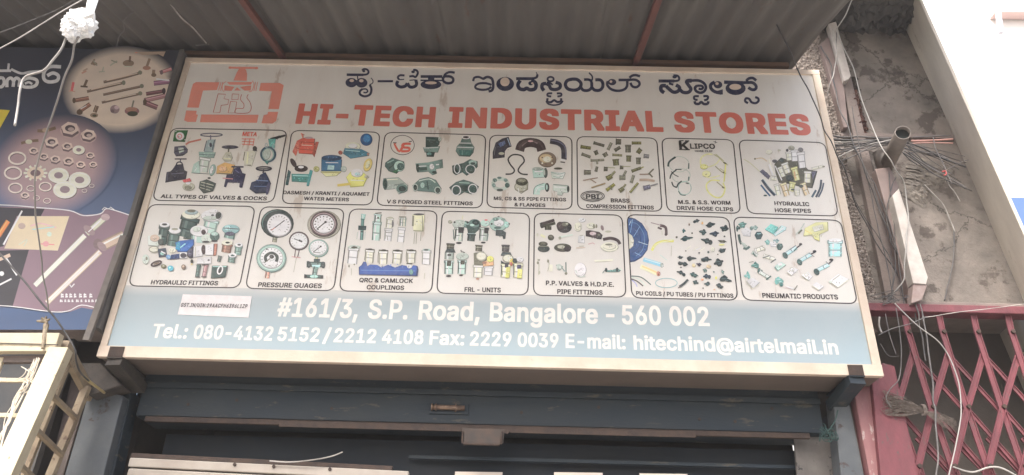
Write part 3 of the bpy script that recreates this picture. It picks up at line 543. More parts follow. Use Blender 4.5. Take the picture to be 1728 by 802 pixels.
# shop interior behind shutter and gate
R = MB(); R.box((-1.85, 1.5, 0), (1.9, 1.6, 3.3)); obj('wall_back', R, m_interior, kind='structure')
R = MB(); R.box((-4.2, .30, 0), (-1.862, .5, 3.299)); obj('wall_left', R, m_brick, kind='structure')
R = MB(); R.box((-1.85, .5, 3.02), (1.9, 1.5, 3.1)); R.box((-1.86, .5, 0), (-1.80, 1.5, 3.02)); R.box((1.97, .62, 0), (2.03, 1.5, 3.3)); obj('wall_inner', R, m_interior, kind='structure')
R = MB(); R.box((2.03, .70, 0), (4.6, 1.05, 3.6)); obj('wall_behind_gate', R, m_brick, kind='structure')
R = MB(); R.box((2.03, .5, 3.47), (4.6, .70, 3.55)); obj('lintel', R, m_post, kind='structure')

# ================================================================== SIGNBOARD
X0, X1, Z0, Z1, DEP = -1.85, 1.85, 2.95, 4.803, .262
sg = thing('signboard', (0, DEP / 2, Z0), 'large cream shop signboard with red lettering, product pictures and blue address band', 'signboard')
RW = .052
m = MB(); m.box((X0 + .012, .012, Z0 + .012), (X1 - .012, .03, Z1 - .012)); obj('face_panel', m, m_face, sg)
m = MB(); m.box((X0 + .004, .03, Z0 + .004), (X1 - .004, DEP, Z1 - .004)); obj('box_body', m, m_under, sg, bevel=.003)
for a, b in (((X0, 0, Z0), (X1, .03, Z0 + .056)), ((X0, 0.001, Z1 - .034), (X1, .03, Z1)), ((X0 + .001, .002, Z0 + .056), (X0 + .034, .03, Z1 - .034)), ((X1 - .042, .002, Z0 + .056), (X1 - .001, .03, Z1 - .034))):
    m = MB(); m.box(a, b); obj('frame_rail', m, m_frame, sg, bevel=.002)
YS = .0115        # the printed face
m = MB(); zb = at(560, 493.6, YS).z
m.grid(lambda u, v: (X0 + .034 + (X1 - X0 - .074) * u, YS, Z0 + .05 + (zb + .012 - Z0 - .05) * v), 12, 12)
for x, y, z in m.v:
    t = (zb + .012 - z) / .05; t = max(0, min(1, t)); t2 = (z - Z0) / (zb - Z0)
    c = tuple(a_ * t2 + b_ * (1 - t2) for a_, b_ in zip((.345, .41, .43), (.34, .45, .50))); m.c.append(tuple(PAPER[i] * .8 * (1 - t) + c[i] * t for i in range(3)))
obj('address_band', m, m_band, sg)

def ink_obj(ik, name, parent, label=None, mat_=None): return obj(name, ik.m, mat_ or m_ink, parent, label=label)

# headline
def H(body, x0, x1, ya, yb, h, sp=1.0):
    m = MB(); text_on(m, body, x0, ya, x1, yb, h, YS - .0006, spacing=sp, face='heavy'); obj('headline_word', m, m_red, sg)
H('HI-TECH', 498, 733, 209, 215.6, 34.5, 1.05); H('INDUSTRIAL', 755.5, 1120, 215.6, 223, 35, 1.05); H('STORES', 1139, 1370, 223, 228.5, 35, 1.05)
# Kannada headline, stroke by stroke
NV = '223'


def kann(ox, oy, k, data):
    q = Ink(ox, oy, k, YS - .0004, step=.00002, jit=.12)
    q.run(data); return q
PAP = 'b5a596'
K = [
(570,110,7.855,'''k 1b2452 34 118 128 340 130;l 1b2452 26 330 130 385 122 408 95 392 62 350 52 322 72;e 1b2452 345 80 20 16
k 1b2452 16 262 140 264 185;e 1b2452 180 233 78 62;e PAP 185 206 30 20;e 1b2452 315 235 78 64;e PAP 312 208 30 21
l 1b2452 13 440 170 466 205 460 240 420 262;l 1b2452 30 425 262 446 320 428 388 360 415 300 392 292 350 325 318;l 1b2452 20 320 320 375 318 396 348 372 366 340 362
k 1b2452 28 528 214 732 214
l 1b2452 28 885 138 825 136 796 162 812 190;l 1b2452 14 805 194 850 192 880 190;l 1b2452 42 798 210 782 258 832 290 895 278 922 240;l 1b2452 42 922 240 955 288 1010 288 1044 255 1034 195
l 1b2452 28 948 152 995 146 1030 158 1055 125 1060 92 1035 66 1000 66;e 1b2452 998 90 24 18;k 1b2452 14 950 202 1035 195
k 1b2452 36 1098 152 1385 152;k 1b2452 20 1096 202 1385 205;p 1b2452 1196 150 1280 150 1280 205 1196 205;e 1b2452 1235 258 138 62;e PAP 1235 236 78 20
l 1b2452 30 1400 175 1425 122 1480 94 1550 100;l 1b2452 34 1395 155 1400 210 1450 240 1515 230 1530 185 1490 152 1400 150'''),
(790,110,10.025,'''l 1b2452 38 85 272 105 215 180 202 258 236;l 1b2452 44 250 238 320 202 395 225 420 290 422 380 400 430 345 445
l 1b2452 38 395 335 300 308 185 312 125 350 135 395 230 418 330 408 392 370
e 1b2452 626 320 150 120;e PAP 622 284 80 76
k 1b2452 50 812 230 1120 230;l 1b2452 40 1100 228 1160 205 1172 158;l 1b2452 16 1175 165 1150 120
l 1b2452 62 880 260 842 330 870 398 945 415 990 392 1045 418 1125 405 1150 345 1130 290 1065 265;e 1b2452 1060 308 42 36;e PAP 1086 308 20 18
o 1b2452 1395 238 68 54 32;l 1b2452 30 1330 292 1380 300 1430 335;l 1b2452 60 1285 432 1250 385 1258 325 1320 312;l 1b2452 56 1320 312 1372 345 1400 400 1475 415 1550 385 1552 320 1480 292
l 1b2452 34 1422 478 1350 482 1345 520 1405 532;l 1b2452 34 1500 480 1570 482 1572 518 1510 532;l 1b2452 38 1345 560 1340 618 1400 628 1455 595 1510 625 1568 610 1572 560
l 1b2452 26 1318 610 1360 660 1460 678 1560 655 1605 605'''),
(930,110,10.02,'''l 1b2452 56 495 375 505 310 450 250 370 238 275 262 242 330 280 400 370 425 450 412 498 370
l 1b2452 50 498 370 545 425 625 428 682 385 686 300;l 1b2452 44 556 246 620 244 668 262 690 310;l 1b2452 26 692 262 694 190 640 130
l 1b2452 52 690 380 740 425 820 425 870 375 872 300 830 252 748 250
l 1b2452 44 960 272 950 335 1010 405 1110 435 1220 420 1280 365 1288 270;k 1b2452 44 1140 252 1320 252;e 1b2452 1030 288 72 54;e PAP 1012 280 24 22;e 1b2452 1060 296 20 20
l 1b2452 42 1325 215 1370 180 1430 170 1505 190;l 1b2452 42 1300 250 1420 248 1485 285 1492 335 1440 375 1375 360 1340 300'''),
(1100,110,9.095,'''k 1b2452 48 103 245 345 245;l 1b2452 34 330 245 400 238 420 205 395 165 330 160;e 1b2452 350 182 34 24;l 1b2452 34 262 282 300 292 330 300
l 1b2452 58 190 425 142 385 148 322 215 318;l 1b2452 54 215 318 262 365 330 415 400 402 425 345 370 305
l 1b2452 52 425 370 480 418 560 418 600 370 570 320 535 270;l 1b2452 62 538 280 545 245 610 240
l 1b2452 42 600 238 720 238 800 280 830 345 800 405 740 425 680 398 662 350 695 315;l 1b2452 36 690 318 760 318 785 345 760 370 718 362
l 1b2452 34 722 478 652 482 655 525 702 535;l 1b2452 34 790 478 858 480 850 525 802 540;l 1b2452 40 655 555 672 592 722 595 758 568 800 598 855 592 868 555
l 1b2452 50 965 260 905 300 910 360 970 410 1070 432;e 1b2452 1015 302 66 56;e PAP 1000 284 26 24;p 1b2452 990 400 1088 372 1090 452 1040 450
k 1b2452 52 1108 262 1400 272;e 1b2452 1285 358 155 102;e PAP 1280 335 92 46
l 1b2452 46 1380 272 1470 268 1550 272 1600 322 1590 368 1540 378 1480 345;l 1b2452 42 1450 245 1485 208 1550 200 1602 238
l 1b2452 36 1475 585 1432 555 1445 512 1495 520 1530 570 1590 585 1635 555 1632 512 1585 492'''),
]
for ox, oy, k, d in K:
    q = kann(ox, oy, k, d.replace('PAP', PAP)); obj('script_word', q.m, m_ink, sg)
# emblem
ik = Ink(300, 95, 6.685, YS - .0004, step=.00004, jit=.06)
ik.run('''p c76 205 292 470 294 440 382 285 388 235 582 105 578 150 380 172 312
p c76 95 612 214 616 206 656 228 660 205 742 110 742 72 725
p c76 265 658 912 662 893 752 250 745
p c76 968 666 1012 656 1018 628 1132 628 1110 730 1070 760 945 756
p c76 1022 596 1060 396 918 390 935 302 1150 302 1195 328 1140 598
k c76 8 488 294 460 388;k c76 8 510 290 482 390;k c76 8 900 292 880 392;k c76 8 878 290 858 392
l c76 7 545 285 505 320 505 380 525 400;l c76 7 840 275 860 320 835 390 800 402
p c76 628 275 662 190 690 142 740 120 772 160 782 200 778 278
k c76 22 575 130 905 133;e c76 590 130 18 14;e c76 885 134 20 14
p c76 552 292 842 292 825 322 585 322
p c76 528 330 640 346 606 392 524 388;p c76 700 346 828 330 822 388 752 388;p c76 636 388 668 350 712 388
k a54 7 455 425 540 430 520 480 575 490 565 545 490 555 475 635 400 635 455 425
k a54 7 615 425 690 430 680 490 608 490 615 425;k a54 7 595 510 665 515 645 640 568 640 595 510
l a54 7 720 430 708 490 745 540 735 590 665 590 650 640 790 640 828 590 815 520 780 470 795 430''')
ink_obj(ik, 'emblem', sg, 'red pipe and valve emblem round the letters HIS')
# address lines
m = MB()
def base1(x): return 534.3 + (x - 466) * (550.8 - 534.3) / 732
for s_, a, b in (('#161/3,', 466, 602.5), ('S.P.', 620, 687), ('Road,', 705.5, 809), ('Bangalore', 826, 1009.5), ('-', 1023, 1037.5), ('560', 1050, 1116.6), ('002', 1130.5, 1198)):
    m = MB(); text_on(m, s_, a, base1(a), b, base1(b), 32.5, YS - .0008); obj('address_word', m, m_white, sg); m = MB()
def base2(x): return 570.2 + (x - 254) * .02444
for s_, a, b in (('Tel.:', 254, 314), ('080-4132', 325, 458.4), ('5152', 467, 537.4), ('/', 543.7, 557), ('2212', 562.4, 633.5), ('4108', 643.8, 713.6), ('Fax:', 724, 783), ('2229', 792.5, 862.8), ('0039', 873.3, 942.5), ('E-mail:', 954.5, 1056), ('hitechind@airtelmail.in', 1069.7, 1416)):
    m = MB(); text_on(m, s_, a, base2(a), b, base2(b), 24, YS - .0008); obj('contact_word', m, m_white, sg)

# fourteen product panels
PANELS = [
('valves and cocks', (250,210,5.729), (289.3,216.6,484.8,220.3,461.3,341.8,257,338.2),
 [('ALL TYPES OF VALVES & COCKS',118,712,1145,735,36)],
'''p 263 258 58 380 58 352 165 240 160;e cbb 306 113 40 38;o b66 305 115 24 24 7;k cbb 6 258 70 275 66;k cbb 6 350 150 362 150
k a65 16 362 195 400 172 512 146;p 556 255 215 350 205 380 240 375 270 330 300 270 305 250 270;p 9a9 290 225 340 225 345 258 300 278;k 333 8 262 262 370 240;k 333 8 275 300 355 290
k 434 12 256 335 372 335;k 445 10 312 335 312 362;o 334 302 388 34 30 12;p 334 236 435 265 392 332 386 345 442 372 455 358 525 200 550 168 556 180 462 214 455;k 667 7 225 480 345 470;k 556 8 190 470 182 545
o 556 612 102 110 20 10;k 667 12 604 104 604 150;p 899 575 150 650 145 625 265 540 262;k 445 8 566 158 540 258;k 445 8 642 150 618 252;e 445 605 200 12 22;p 798 490 265 648 270 632 322 495 312;k 566 6 492 290 650 296;t aba 100 552 320 528 460;p 9ba 440 385 490 352 500 472 418 466;e 798 620 440 28 55 15;e cdc 614 440 14 38 15;k 565 6 430 470 590 480
e 445 790 218 78 16;k 554 14 780 225 775 272;p 998 752 268 795 268 815 320 800 352 740 355 714 325;k cb9 8 735 330 800 335;p a85 670 402 740 368 835 392 800 482 660 472;e c97 720 430 38 24;k 776 6 680 470 800 478
k 445 16 805 410 922 412;p 335 828 430 882 414 906 470 937 480 905 605 880 605 885 562 772 558 755 602 735 595 760 485 815 480;k a77 10 720 520 820 528;k 668 7 840 440 880 470
k c65 7 905 140 1030 142;k c65 7 905 165 1025 170;k c65 7 905 192 1020 198;k c65 7 940 135 925 205;k c65 7 985 135 975 205;k c65 7 1025 140 1012 208
p bba 925 262 1010 252 1042 272 1000 400 930 390;k 665 8 935 265 920 350;k 665 8 960 395 995 395;k cc9 14 965 270 955 380;e 333 1030 232 20 22;k 444 8 1010 250 1055 258
p 333 1180 132 1322 98 1322 114 1200 152;p 497 1160 140 1232 140 1215 232 1175 232;o 356 1160 290 78 78 20;o 798 1160 292 56 62 10;e 9a9 1150 290 30 50 15;p 376 1122 355 1168 355 1150 388;o 899 1142 205 14 26 6;o 899 1215 212 14 26 6
e 998 390 600 58 38;e 776 385 610 34 18;p b55 332 540 400 520 415 548 345 560;e cbb 385 570 22 12
p 454 500 552 565 532 650 570 622 642 535 662 490 612;k aa9 7 512 558 632 590;k 998 6 505 585 620 615;k 998 6 500 610 600 640;e 333 590 520 16 9;k 333 7 560 560 550 640
o 334 1118 428 80 24 12;k 334 14 1118 436 1110 472;k 334 8 1050 430 1185 428;p 235 1080 490 1130 465 1160 520 1182 570 1140 655 1040 662 983 620 1000 560 1058 540;k 679 8 1040 540 1160 548;k 568 8 1020 598 1160 602;e 446 1158 615 16 62 12'''),
('water meters', (480,210,5.73), (492.4,220.4,641.4,223.2,627.5,346.2,475.4,343.4),
 [('DASMESH / KRANTI / AQUAMET',-15,675,822,692,34),('WATER METERS',185,733,622,745,34)],
'''p b54 120 160 180 130 290 140 280 285 140 275;p c65 78 262 120 160 150 180 110 302;p a54 288 312 268 280 300 170 330 170;p c65 155 80 185 95 178 142;e 988 235 130 40 11;k 943 6 150 170 285 175;k 943 6 145 240 280 250;k da9 8 165 200 270 205
e 433 85 370 22 46 -30;e 322 160 425 62 30;e dcc 160 413 28 13;p 387 70 478 242 482 225 558 72 550;k 9cc 8 80 495 230 500;p 355 35 440 60 460 35 582 10 580;p 488 246 440 272 450 235 592 213 590
p 368 360 330 400 305 500 305 550 340 545 450 358 445;e 246 455 322 95 26;e 357 455 316 70 14;p 9bc 420 395 482 398 476 438 414 435;p bb8 350 455 548 455 500 496 400 502;e 996 308 430 28 26;e 9a8 572 430 26 28;k bcd 7 400 370 520 372;k 773 6 350 462 545 468
e 258 790 145 56 56;e 37a 796 138 34 38;e bca 660 213 72 42;e ddc 660 208 42 22;p 478 585 230 742 240 815 275 810 300 640 326 570 280;k 9cc 7 590 250 730 262;e 954 540 272 20 18;e 976 808 288 12 14
e ba6 805 390 38 62 20;e cc9 805 385 18 38 20;p cb6 600 510 640 460 760 470 802 500 760 592 640 602;e ccb 700 468 56 38;e 9bb 705 480 24 14;k ba5 24 512 590 640 575;k ddc 8 640 540 770 545;e 998 795 505 22 14'''),
('forged steel fittings', (630,215,5.73), (650,223.4,820,227.8,813.3,351.2,635.5,346.6),
 [('V S FORGED STEEL FITTINGS',128,735,960,755,36)],
'''o 433 282 172 117 97 6;l b54 24 205 155 252 232 300 155;l b54 22 362 160 290 162 285 192 345 200 340 228 270 232;k cba 5 215 160 252 222;k cba 5 300 178 350 176;k 443 8 190 150 225 150;k 443 8 345 140 372 135
p 354 508 92 612 95 650 100 632 165 612 182 508 192;k 576 8 515 120 600 124;p 687 482 195 640 182 620 240 498 240;k bcb 6 490 200 630 196;p 243 510 235 592 240 580 282 515 280;e 9a9 642 112 14 22;e 587 540 255 22 14
p 576 860 100 930 100 945 150 972 190 962 240 930 277 830 272 798 225 810 180 840 150;e ccb 895 96 42 17;e 322 895 95 30 10;k bcb 7 838 152 948 154;k 354 10 830 170 955 175;k bcb 7 812 192 968 198;p 264 828 215 955 222 932 272 838 268;k 587 9 860 220 860 268
p 465 118 340 180 295 290 330 298 370 222 442 150 420 113 375;k 798 10 135 345 200 315;k 243 10 150 400 210 350;e 9ba 250 375 50 48 30;e 465 262 378 32 34 30;p 364 180 430 240 400 220 445
p 687 413 350 530 340 662 310 668 390 600 402 612 442 570 457 530 425 430 432;e 243 428 390 15 36;k 354 30 445 405 520 400;k ccb 9 440 378 512 374;e 243 590 435 22 13;k bcb 10 606 362 662 356;e cdc 565 380 22 26;e 576 650 350 14 36
p 465 765 370 870 345 930 310 1000 330 1002 380 960 420 900 462 860 430 800 457 770 430;e 243 790 420 24 30;o bcb 810 400 32 50 8;o bcb 940 405 50 46 8;e 354 942 410 34 32;e 8a9 960 340 38 22;e 354 962 350 24 12;k 344 10 850 360 860 420
p 897 100 495 240 485 330 560 322 612 242 642 210 590 110 602;e 465 112 545 22 52;e 243 112 545 14 38;e 576 275 590 52 40;e 243 278 592 34 24;k cca 9 130 508 235 502;k 675 8 200 560 300 540
p 576 382 560 450 500 530 483 600 510 652 590 622 638 570 622 440 612 400 602;e 9a9 404 580 26 36;e 243 404 580 17 25;e 9a9 622 607 32 34;e 243 622 607 22 24;l aba 9 440 520 540 500 600 535;k 354 12 520 520 532 602;e 8a8 475 560 20 26
p 465 738 580 800 530 870 508 950 530 1012 570 990 622 940 642 880 622 830 652 780 642;o bcb 802 610 46 50 9;e 354 795 615 26 32;o bcb 962 595 46 48 9;e 354 972 600 26 30;p 243 840 560 920 560 900 612 860 612;k 8a9 8 830 535 930 540'''),
('pipe fittings and flanges', (820,220,5.73), (826.8,228.3,965.2,231,965.2,353.6,821.4,350),
 [('MS, CS & SS PIPE FITTINGS',75,675,775,688,34),('& FLANGES',275,735,575,742,33)],
'''p 334 68 205 95 120 155 82 215 66 242 155 202 170 180 200 178 255 68 268;k 89a 9 208 78 236 150;p 568 120 130 180 100 190 130 140 162;e 998 150 225 28 13;k 666 8 80 240 90 160
l 433 88 325 198 350 140 430 118 515 140 540 198;l 766 18 345 150 400 105 450 100 500 125;l 544 20 320 185 350 130 430 95 520 120 560 190;e b99 432 105 26 9
l 334 52 620 105 700 122 750 172 755 285;l 667 12 630 95 710 115 765 165 775 270;k ccb 18 722 283 768 292;k 333 10 720 306 765 312
e 765 590 282 86 70;e a97 580 272 62 42;e cba 592 280 38 28;e 544 545 265 8 6;e 544 640 262 8 6;e dba 640 318 9 8;e dba 545 318 9 8
l 333 14 190 425 250 420 275 385 235 330 215 280 250 242 300 236 350 252 370 300 330 350 312 390 345 422 405 428
p 9b9 448 372 550 365 580 450 460 457;k cdc 12 470 400 550 398;e 454 575 410 19 46;e 898 500 370 48 15;e 9a9 565 408 8 30
p aca 628 400 765 410 742 467 640 462;e 443 698 370 42 11;l 798 6 632 405 700 425 765 408;l 798 6 650 445 700 455 745 440
o 9a9 140 520 88 68 34;e 465 205 530 22 22;e 454 135 578 32 13;e 576 85 480 20 16;e 576 130 460 22 11;e 687 75 530 16 18;e 687 190 480 18 14
p 998 290 500 405 500 402 570 340 608 280 570;o 776 340 548 66 50 9;e 443 345 495 56 36;e 776 345 485 40 18;k ccb 8 310 560 320 598
l 9b9 62 490 622 502 560 580 540;l 576 6 460 620 475 550 560 512;l cdc 8 480 610 500 560 560 540;e 343 590 550 20 40;e 8a9 588 550 9 26
p aca 650 532 790 540 790 602 742 602 735 627 690 622 690 592 650 582;e 343 795 568 12 32;k 687 6 650 525 792 535;k ddd 8 660 548 770 556'''),
('brass compression fittings', (970,225,5.727), (973.5,230.6,1108.2,233.2,1117.6,356.8,974.8,353.4),
 [('BRASS',348,668,530,672,38),('COMPRESSION FITTINGS',110,722,765,738,37)],
'''t 663 32 55 130 155 145;t 554 28 180 92 285 122;t 776 28 320 162 355 92;t 554 52 395 82 448 84;t 663 28 550 95 642 95;t 554 32 385 168 440 135;t 665 52 515 112 515 186;t 664 50 605 160 640 185;t 665 28 65 200 152 232
t 554 36 198 168 215 208;t 665 44 285 190 305 225;t 775 22 362 208 458 215;t 664 44 522 215 520 275;t 665 42 615 235 615 300;t 777 36 665 220 718 225;t 776 22 152 265 285 258;t 776 18 215 265 218 300;t 664 56 395 250 400 312
t 665 42 88 378 156 378;t 665 26 203 372 216 322;t 554 40 280 345 318 347;k 886 8 318 330 390 336;t 554 34 435 330 470 332;k 886 8 460 322 538 322;t 664 28 548 368 640 335;k 884 10 640 335 666 325
k 876 12 625 398 715 395;k 665 14 712 395 762 345;k 665 14 715 385 752 425;t 663 44 308 440 358 412;t 775 22 350 412 390 368;t 776 42 430 430 490 430;t 776 22 472 410 496 362;t 776 28 545 480 570 405;l 987 22 625 452 700 450 772 462
k 876 10 80 456 222 430;k 876 10 150 445 206 480;t 875 14 160 526 296 484;t 773 30 305 552 385 492;t 665 14 330 510 360 545;t 664 40 430 560 472 530;t 775 18 470 522 492 492;t 774 22 533 574 612 480;t 667 40 662 532 730 515;t 777 13 730 510 802 488
o 333 172 607 117 52 7;o 333 172 607 98 38 5'''),
('worm drive hose clips', (1110,225,5.729), (1116.6,233.3,1237.2,235.9,1249.8,360.4,1125.8,356.8),
 [('M.S. & S.S. WORM',198,683,705,692,37),('DRIVE HOSE CLIPS',185,740,732,755,37)],
'''o 9a9 205 300 100 78 7;l 354 18 100 322 112 275 172 230;k 465 10 300 290 298 345;o 9a9 225 410 92 70 7;l 344 12 118 440 132 395 182 352;l 344 8 130 370 160 400 200 420;l 344 8 170 350 230 352;o 8a9 260 530 66 68 7;l 344 12 135 470 150 508 185 525;l 344 12 185 520 198 490 232 462;k 576 12 300 420 298 460;k 454 9 270 480 300 488;l 465 8 200 560 225 595 270 600
l cc8 14 530 205 470 205 420 240 415 300 450 335;e cc7 445 322 36 24;l cc8 10 600 250 560 300 480 330;e cc8 470 392 40 30;l cc8 10 430 400 500 430 600 410;l cc7 14 600 460 520 455 470 500 490 570 560 620 620 610 650 540 630 480;l 997 9 540 205 590 235 640 285 680 308;l 997 7 560 200 640 270;l 886 9 555 318 620 375 660 392;l 997 7 600 340 650 372;l 886 9 570 470 640 528;e 664 650 290 20 8 30;e 664 640 382 16 7 30;e 664 632 524 16 8 30
l bb6 12 655 300 650 380 640 470;k 333 5 540 80 575 92;k 333 5 562 72 552 100'''),
('hydraulic hose pipes', (1240,225,5.728), (1246.6,236.3,1392,240.8,1414.8,364.8,1262,360.3),
 [('HYDRAULIC',385,695,722,705,38),('HOSE PIPES',390,762,740,770,38)],
'''l 345 24 262 450 320 530 388 602;l 257 16 252 500 300 560 342 607;l 899 5 275 445 340 530 405 600;e 354 295 602 18 8;l 345 20 835 450 825 530 785 618;l 456 16 858 480 842 550 808 618;l 356 20 785 550 745 618
p 556 240 370 270 348 340 410 322 442;l aa8 7 85 250 150 290 240 370;l a97 9 190 250 260 240 312 272;e 664 195 248 9 8
p 554 390 300 450 240 520 265 620 262 700 350 785 365 740 520 640 510 520 480 430 470 400 380
t cca 58 520 180 528 262;t cdb 62 575 160 580 270;t cdb 70 635 180 655 335;e 666 635 158 24 20;e 444 506 165 13 14;e 887 545 140 30 20;t aa7 60 570 325 605 455;k a86 12 575 370 585 440;t cda 64 705 365 700 478;t cca 62 478 285 515 385;t bca 46 432 325 470 420;e 454 450 262 22 16;e 555 385 268 24 14;k ddd 10 390 315 455 455;t cca 44 345 430 405 440
t bca 46 400 490 425 595;t ba8 56 465 480 505 605;t aa7 56 560 470 545 560;t cda 50 600 540 605 600;t ba8 52 655 480 700 595;e 454 560 545 18 10;e 454 640 510 20 14;e 343 530 430 36 28;t cca 26 740 345 855 318;e 776 858 322 14 8;k bba 10 330 250 380 400;k ccb 20 330 300 370 410;p 556 740 372 785 368 755 455;e bba 330 180 30 20;e 998 430 165 16 10'''),
('hydraulic filters and fittings', (210,340,5.345), (252.2,345.2,431,348.6,403.8,486,216.4,482.6),
 [('HYDRAULIC FITTINGS',235,748,840,758,40)],
'''t 354 150 598 140 548 325;e bca 600 118 80 38;e 899 602 95 58 22;e 665 604 86 40 13;k 243 12 530 330 600 340
t 354 86 362 215 338 385;e ccb 362 210 46 22;e 444 362 208 24 10;t 465 102 452 275 432 405;e bcb 454 262 52 27;e 887 454 250 30 11;k 243 8 340 390 370 395
t 9b9 122 788 165 760 285;e bcb 785 128 92 50;e 9a9 770 150 60 18;e 343 846 125 24 30 20;e dcc 800 85 40 18;e 555 795 125 14 9;t 8a9 118 662 310 658 372;e ccb 672 265 78 48;e aba 650 250 34 22;e 433 712 276 19 22
e aba 740 335 50 38;e 465 812 312 42 40;e 9ba 812 292 30 16;e 333 735 364 32 9;e 333 810 358 30 8;t 687 96 962 250 942 335;e 799 958 250 76 40;e 556 950 290 40 18;e 9bb 930 240 26 22;k 555 8 890 240 1030 250
e 334 598 455 40 54;e 556 590 455 24 38;p ccb 625 410 700 400 702 490 620 502;k 998 8 640 410 638 495;e 433 712 432 19 40;p ddc 730 395 802 385 800 482 730 482;p 965 808 382 838 382 826 482 800 486;k 444 7 810 385 802 480
t 865 86 928 385 915 462;e bba 926 372 50 22;e 332 930 372 20 9;t 687 62 1030 400 1020 485;e bcb 1032 392 34 18;e 444 1034 392 16 8
p 36a 460 372 500 355 622 342 622 390 560 450 480 450;k 8bd 10 500 420 550 380;p 38a 470 370 500 365 500 440 460 430;p 247 420 482 500 470 502 512 410 522;e cba 432 440 32 22;p aba 212 312 330 300 332 330 300 402 215 392;e a98 272 330 42 30;e 454 325 365 24 26;e bba 265 432 46 28;o 776 265 432 46 28 6;e aba 190 520 30 42;e 776 200 515 10 16;p 345 300 430 370 420 382 490 310 502;e 7a6 340 470 18 14;e 68a 395 500 20 20;k ccd 10 330 450 370 470
o 433 287 560 54 24 13 -20;e 765 290 560 28 7 -20;e 664 352 585 24 17;e 998 352 582 10 7;e 49a 415 602 26 24;e 8cc 410 596 10 9;e 765 532 590 20 22;e a98 530 586 9 10;p ccb 498 460 562 460 560 512 498 512;e 334 530 486 27 20;e 332 608 540 13 18;e ba7 606 566 10 7;p ccb 660 510 780 500 780 560 655 560;e 555 760 530 9 9
t 565 32 862 490 850 545;t 576 64 972 490 962 552;e ccb 974 484 36 20;e 354 974 488 16 8;t 465 36 672 570 655 680;t 977 36 738 570 715 680;k 444 10 700 574 760 572;k 444 8 636 680 680 682;k 444 8 692 680 740 682
p 354 790 580 927 580 905 678 780 690;k 8b9 7 795 588 920 588;o ddd 862 620 26 42 12 20;e 222 864 622 12 26 20'''),
('pressure gauges', (410,345,5.347), (441,349,581.2,352.6,563.2,491,413.8,486.8),
 [('PRESSURE GUAGES',133,745,708,757,42)],
'''t 776 42 292 280 284 342;e 243 308 170 142 122;e 576 300 165 128 110;e 344 312 174 128 112;e cbb 325 186 106 98;i 554 325 186 94 86 17 5;k 333 8 255 235 375 145;k a65 6 255 235 290 210
e 998 730 180 146 120;o 766 730 178 140 115 5;e 544 728 176 120 110;o 988 728 176 108 98 6;e cbb 728 176 92 80;i 332 728 176 84 72 13 9;i 665 728 176 56 48 9 5;k 333 9 665 225 752 155;e 333 745 160 12 10
k 655 9 475 405 465 480;k 655 9 510 405 492 480;k 887 4 482 480 457 612;k a77 6 440 472 520 482;e 544 503 328 87 80;e bcb 503 328 75 68;i 776 503 328 68 60 13 4;k 333 7 460 310 535 338;k 333 14 505 326 535 338
t 997 28 667 455 662 500;e 798 680 394 87 77;e bcb 680 392 74 64;i 776 680 392 66 56 13 4;k 333 7 633 432 705 378;e 333 702 380 9 8;k 665 6 640 434 700 438
p 244 640 492 692 492 688 532 638 532;t 465 48 575 540 740 545;e 344 592 540 18 28;e 344 722 545 18 28;p 9bb 620 545 700 545 690 570 630 570;t 687 44 657 565 642 650;k 333 7 645 560 632 645;t 354 30 552 648 724 655;e 333 565 652 14 12;e 333 712 656 14 12;e 8c9 640 650 36 14
t b87 40 224 595 218 667;k 544 6 215 610 205 665;e 798 255 485 130 120;o 9b9 255 485 118 108 8;e bcb 258 483 100 92;i 555 258 483 94 86 15 4;l 343 28 212 518 204 470 258 440 308 470 300 518;e ccc 258 476 32 26;e 444 258 470 20 17;k 554 7 190 530 245 488;e 444 215 405 10 6;p ccb 200 560 310 520 300 560 250 575;k 776 6 230 552 250 556'''),
('quick release couplings', (570,345,5.176), (591,352.7,738,356.3,728.4,494.8,572.2,491),
 [('QRC & CAMLOCK',185,680,655,688,38),('COUPLINGS',250,742,578,748,38)],
